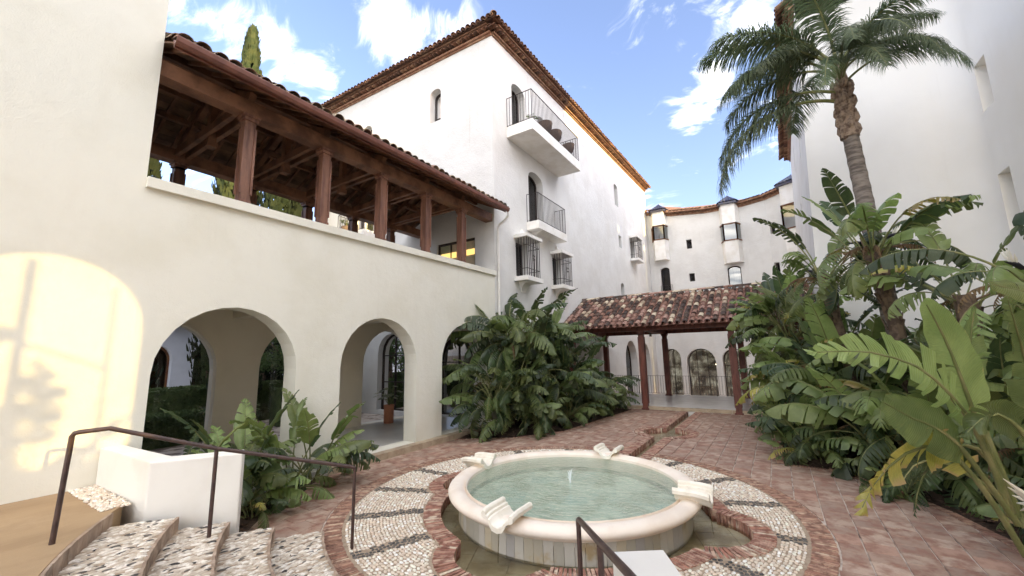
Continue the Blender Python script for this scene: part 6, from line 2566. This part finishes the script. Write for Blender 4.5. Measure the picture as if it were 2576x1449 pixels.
def broadleaf(x, y, h, r, label, seed):
    rr = random.Random(seed)
    t = thing('garden_tree', (x, y, 0), label, 'tree', 'dark trees in the rear garden')
    m = MB()
    m.tube([(x, y, 0), (x + .05, y, h * .45), (x - .05, y + .1, h * .8)], [.14, .10, .05], 8)
    for k in range(7):
        a = k * 2.4
        m.tube([(x, y, h * .42 + k * .12), (x + math.cos(a) * r * .5, y + math.sin(a) * r * .5, h * .6 + k * .12), (x + math.cos(a) * r * .8, y + math.sin(a) * r * .8, h * .75 + k * .1)], [.05, .035, .015], 5)
    m.build('trunk', 'fan_trunk', t)
    LB = LeafB()
    cl = [(Vector((rr.gauss(0, .5) * r, rr.gauss(0, .5) * r, h * rr.uniform(.48, 1))), rr.uniform(.25, .5) * r) for _ in range(30)]
    for i in range(5200):
        c0, cr = cl[rr.randrange(30)]
        d = Vector((rr.gauss(0, 1), rr.gauss(0, 1), rr.gauss(0, 1))).normalized() * cr * rr.random() ** .4
        c = Vector((x, y, 0)) + c0 + d
        d1 = Vector((rr.gauss(0, 1), rr.gauss(0, 1), rr.gauss(0, 1))).normalized() * .075
        d2 = d1.cross(Vector((rr.gauss(0, 1), rr.gauss(0, 1), rr.gauss(0, 1)))).normalized() * .04
        b = [LB.vert(c - d1, (0, 0)), LB.vert(c + d2, (1, 0)), LB.vert(c + d1, (1, 1)), LB.vert(c - d2, (0, 1))]
        LB.f.append(tuple(b))
        LB.m.append(0)
    put('crown', LB.finish('tree_crown', ('hedge_leaf',)), t)


broadleaf(9.4, 16.9, 4.6, 1.5, 'dark bushy tree seen through the right half of the first arch', 5)
# building across the rear garden
Fb = thing('rear_building', (6, 24, 0), 'distant bluish white building with round arches and a balcony behind the first arch', 'building')
m = MB()
hs = [(arch_poly(c - .72, c + .72, 0.2, 3.15), .35) for c in (4.6, 6.9, 9.2, 11.5, 13.8)]
wd = [((x0, 5.0), (x0 + .9, 5.0), (x0 + .9, 7.0), (x0, 7.0)) for x0 in (6.0, 8.1, 10.4)]
wall(m, (0, 24, 0), (1, 0, 0), (0, -1, 0), [(-2, -.1), (18, -.1), (18, 9.0), (-2, 9.0)], hs + [(list(w_), .2) for w_ in wd])
m.box(-2, 18, 23.93, 24.001, 4.1, 4.25)
m.box(-2, 18, 23.95, 24.002, 2.35, 2.45) if False else None
m.build('wall', 'far_white', Fb, fix=False)
for h in hs:
    pane(Fb, (0, 24, 0), (1, 0, 0), (0, -1, 0), h[0], .35, 'pane_dark', 'door_wood', .08, (), 'door_wood', .1)
for w_ in wd:
    pane(Fb, (0, 24, 0), (1, 0, 0), (0, -1, 0), list(w_), .2, 'pane_clear', 'door_wood', .08, (('v', w_[0][0] + .45),), 'curtain', .1)
m = MB()
railing(m, [(5.6, 23.6), (11.6, 23.6)], 4.25, 1.0, sp=.14)
m.box(5.5, 11.7, 23.5, 24.0, 4.12, 4.249)
m.build('balcony', 'iron', Fb)

# ---------------------------------------------------------------- pots and furniture
def potted(x, y, z, s, label, grp=None, kind=0):
    t = thing('potted_plant', (x, y, z), label, 'potted plant', grp)
    m = MB()
    if kind == 0:
        m.lathe([(0.001, 0), (.15, 0), (.165, .02), (.165, .55), (.175, .56), (.175, .60), (.15, .60), (.145, .54), (.001, .54)], 24, (x, y, z))
        top = .56
    else:
        m.lathe([(0.001, 0), (.14, 0), (.24, .10), (.27, .22), (.22, .33), (.16, .36), (.13, .35), (.001, .33)], 16, (x, y, z))
        top = .34
    m.build('pot', 'terracotta' if kind == 0 else 'wicker', t, smooth=True)
    LB = LeafB()
    rr = random.Random(int(x * 99))
    for i in range(26 if kind == 0 else 34):
        a = rr.random() * 6.28
        l_ = rr.uniform(.35, .8) * s
        b0 = Vector((x, y, z + top))
        e = b0 + Vector((math.cos(a) * l_ * .5, math.sin(a) * l_ * .5, l_ * rr.uniform(.5, 1.0)))
        sdv = (e - b0).cross(Vector((0, 0, 1))).normalized()
        w_ = .006
        q = [LB.vert(b0 - sdv * w_, (0, 0)), LB.vert(b0 + sdv * w_, (0, 1)), LB.vert(e + sdv * w_, (1, 1)), LB.vert(e - sdv * w_, (1, 0))]
        LB.f.append(tuple(q)); LB.m.append(1)
        ou = Vector((math.cos(a), math.sin(a), -.3)).normalized()
        k = []
        W_ = rr.uniform(.07, .13) * s
        for j in range(9):
            an = 2 * PI * j / 9
            rad = W_ * (1 if j % 2 else .72)
            k.append(LB.vert(e + ou * W_ + ou * rad * math.cos(an) * 1.2 + sdv * rad * math.sin(an), (.5, .5)))
        LB.f.append(tuple(k)); LB.m.append(0)
    put('foliage', LB.finish('pot_foliage', ('leaf_mid', 'stalk')), t)
    return t


potted(9.75, 11.35, 0.14, .95, 'tall cylindrical terracotta pot with a leafy plant standing inside the gallery')
potted(10.95, 15.9, 7.9, .6, 'round pot with a small plant on the garden side balcony seen through the loggia', kind=1)
potted(6.0, 13.2, 0.0, .8, 'slim terracotta pot standing outside the first arch in the rear garden')


def chair(x, y, z, rz, label, first=None):
    t = thing('wicker_chair', (x, y, z), label, 'chair', 'wicker chairs on the top balcony')
    M = Matrix.Translation((x, y, z)) @ Matrix.Rotation(rz, 4, 'Z')
    m = MB()
    prof = [(0.05, .30), (.26, .32), (.34, .40), (.38, .55), (.40, .66), (.36, .66), (.34, .56), (.29, .43), (.05, .38)]
    n = 20
    vs = []
    for i in range(n + 1):
        a = -PI * 0.75 + 1.5 * PI * i / n
        k = 0.75 + 0.25 * math.cos(a * .66)
        for r_, z_ in prof:
            zz = .30 + (z_ - .30) * (0.55 + .6 * max(0, math.cos(a * .6)))
            vs.append(M @ Vector((r_ * math.cos(a), r_ * math.sin(a), zz)))
    pn = len(prof)
    fs = []
    for i in range(n):
        for j in range(pn):
            j2 = (j + 1) % pn
            fs.append((i * pn + j, i * pn + j2, (i + 1) * pn + j2, (i + 1) * pn + j))
    m.add(vs, fs)
    m.build('shell', 'wicker', t, smooth=True, fix=False)
    m = MB()
    m.lathe([(.001, .36), (.29, .37), (.31, .41), (.28, .46), (.001, .47)], 18, (x, y, z))
    m.build('cushion', 'wicker', t, smooth=True)
    for k in range(4):
        a = PI / 4 + k * PI / 2
        m = MB()
        m.tube([M @ Vector((.22 * math.cos(a), .22 * math.sin(a), .33)), M @ Vector((.27 * math.cos(a), .27 * math.sin(a), 0))], .015, 6)
        m.build('leg', 'iron', t)
    return t


chair(14.35, 7.42, 11.36, -1.4, 'round wicker chair at the middle of the top balcony')
chair(15.25, 7.40, 11.36, -1.7, 'round wicker chair right of the middle on the top balcony')
chair(16.6, 7.40, 11.36, -1.2, 'round wicker chair at the far right end of the top balcony')
potted(13.45, 7.45, 11.36, .45, 'round brown pot with a small succulent on the left of the top balcony', kind=1)
# dining room glimpsed inside the far door is left as glowing back panels only
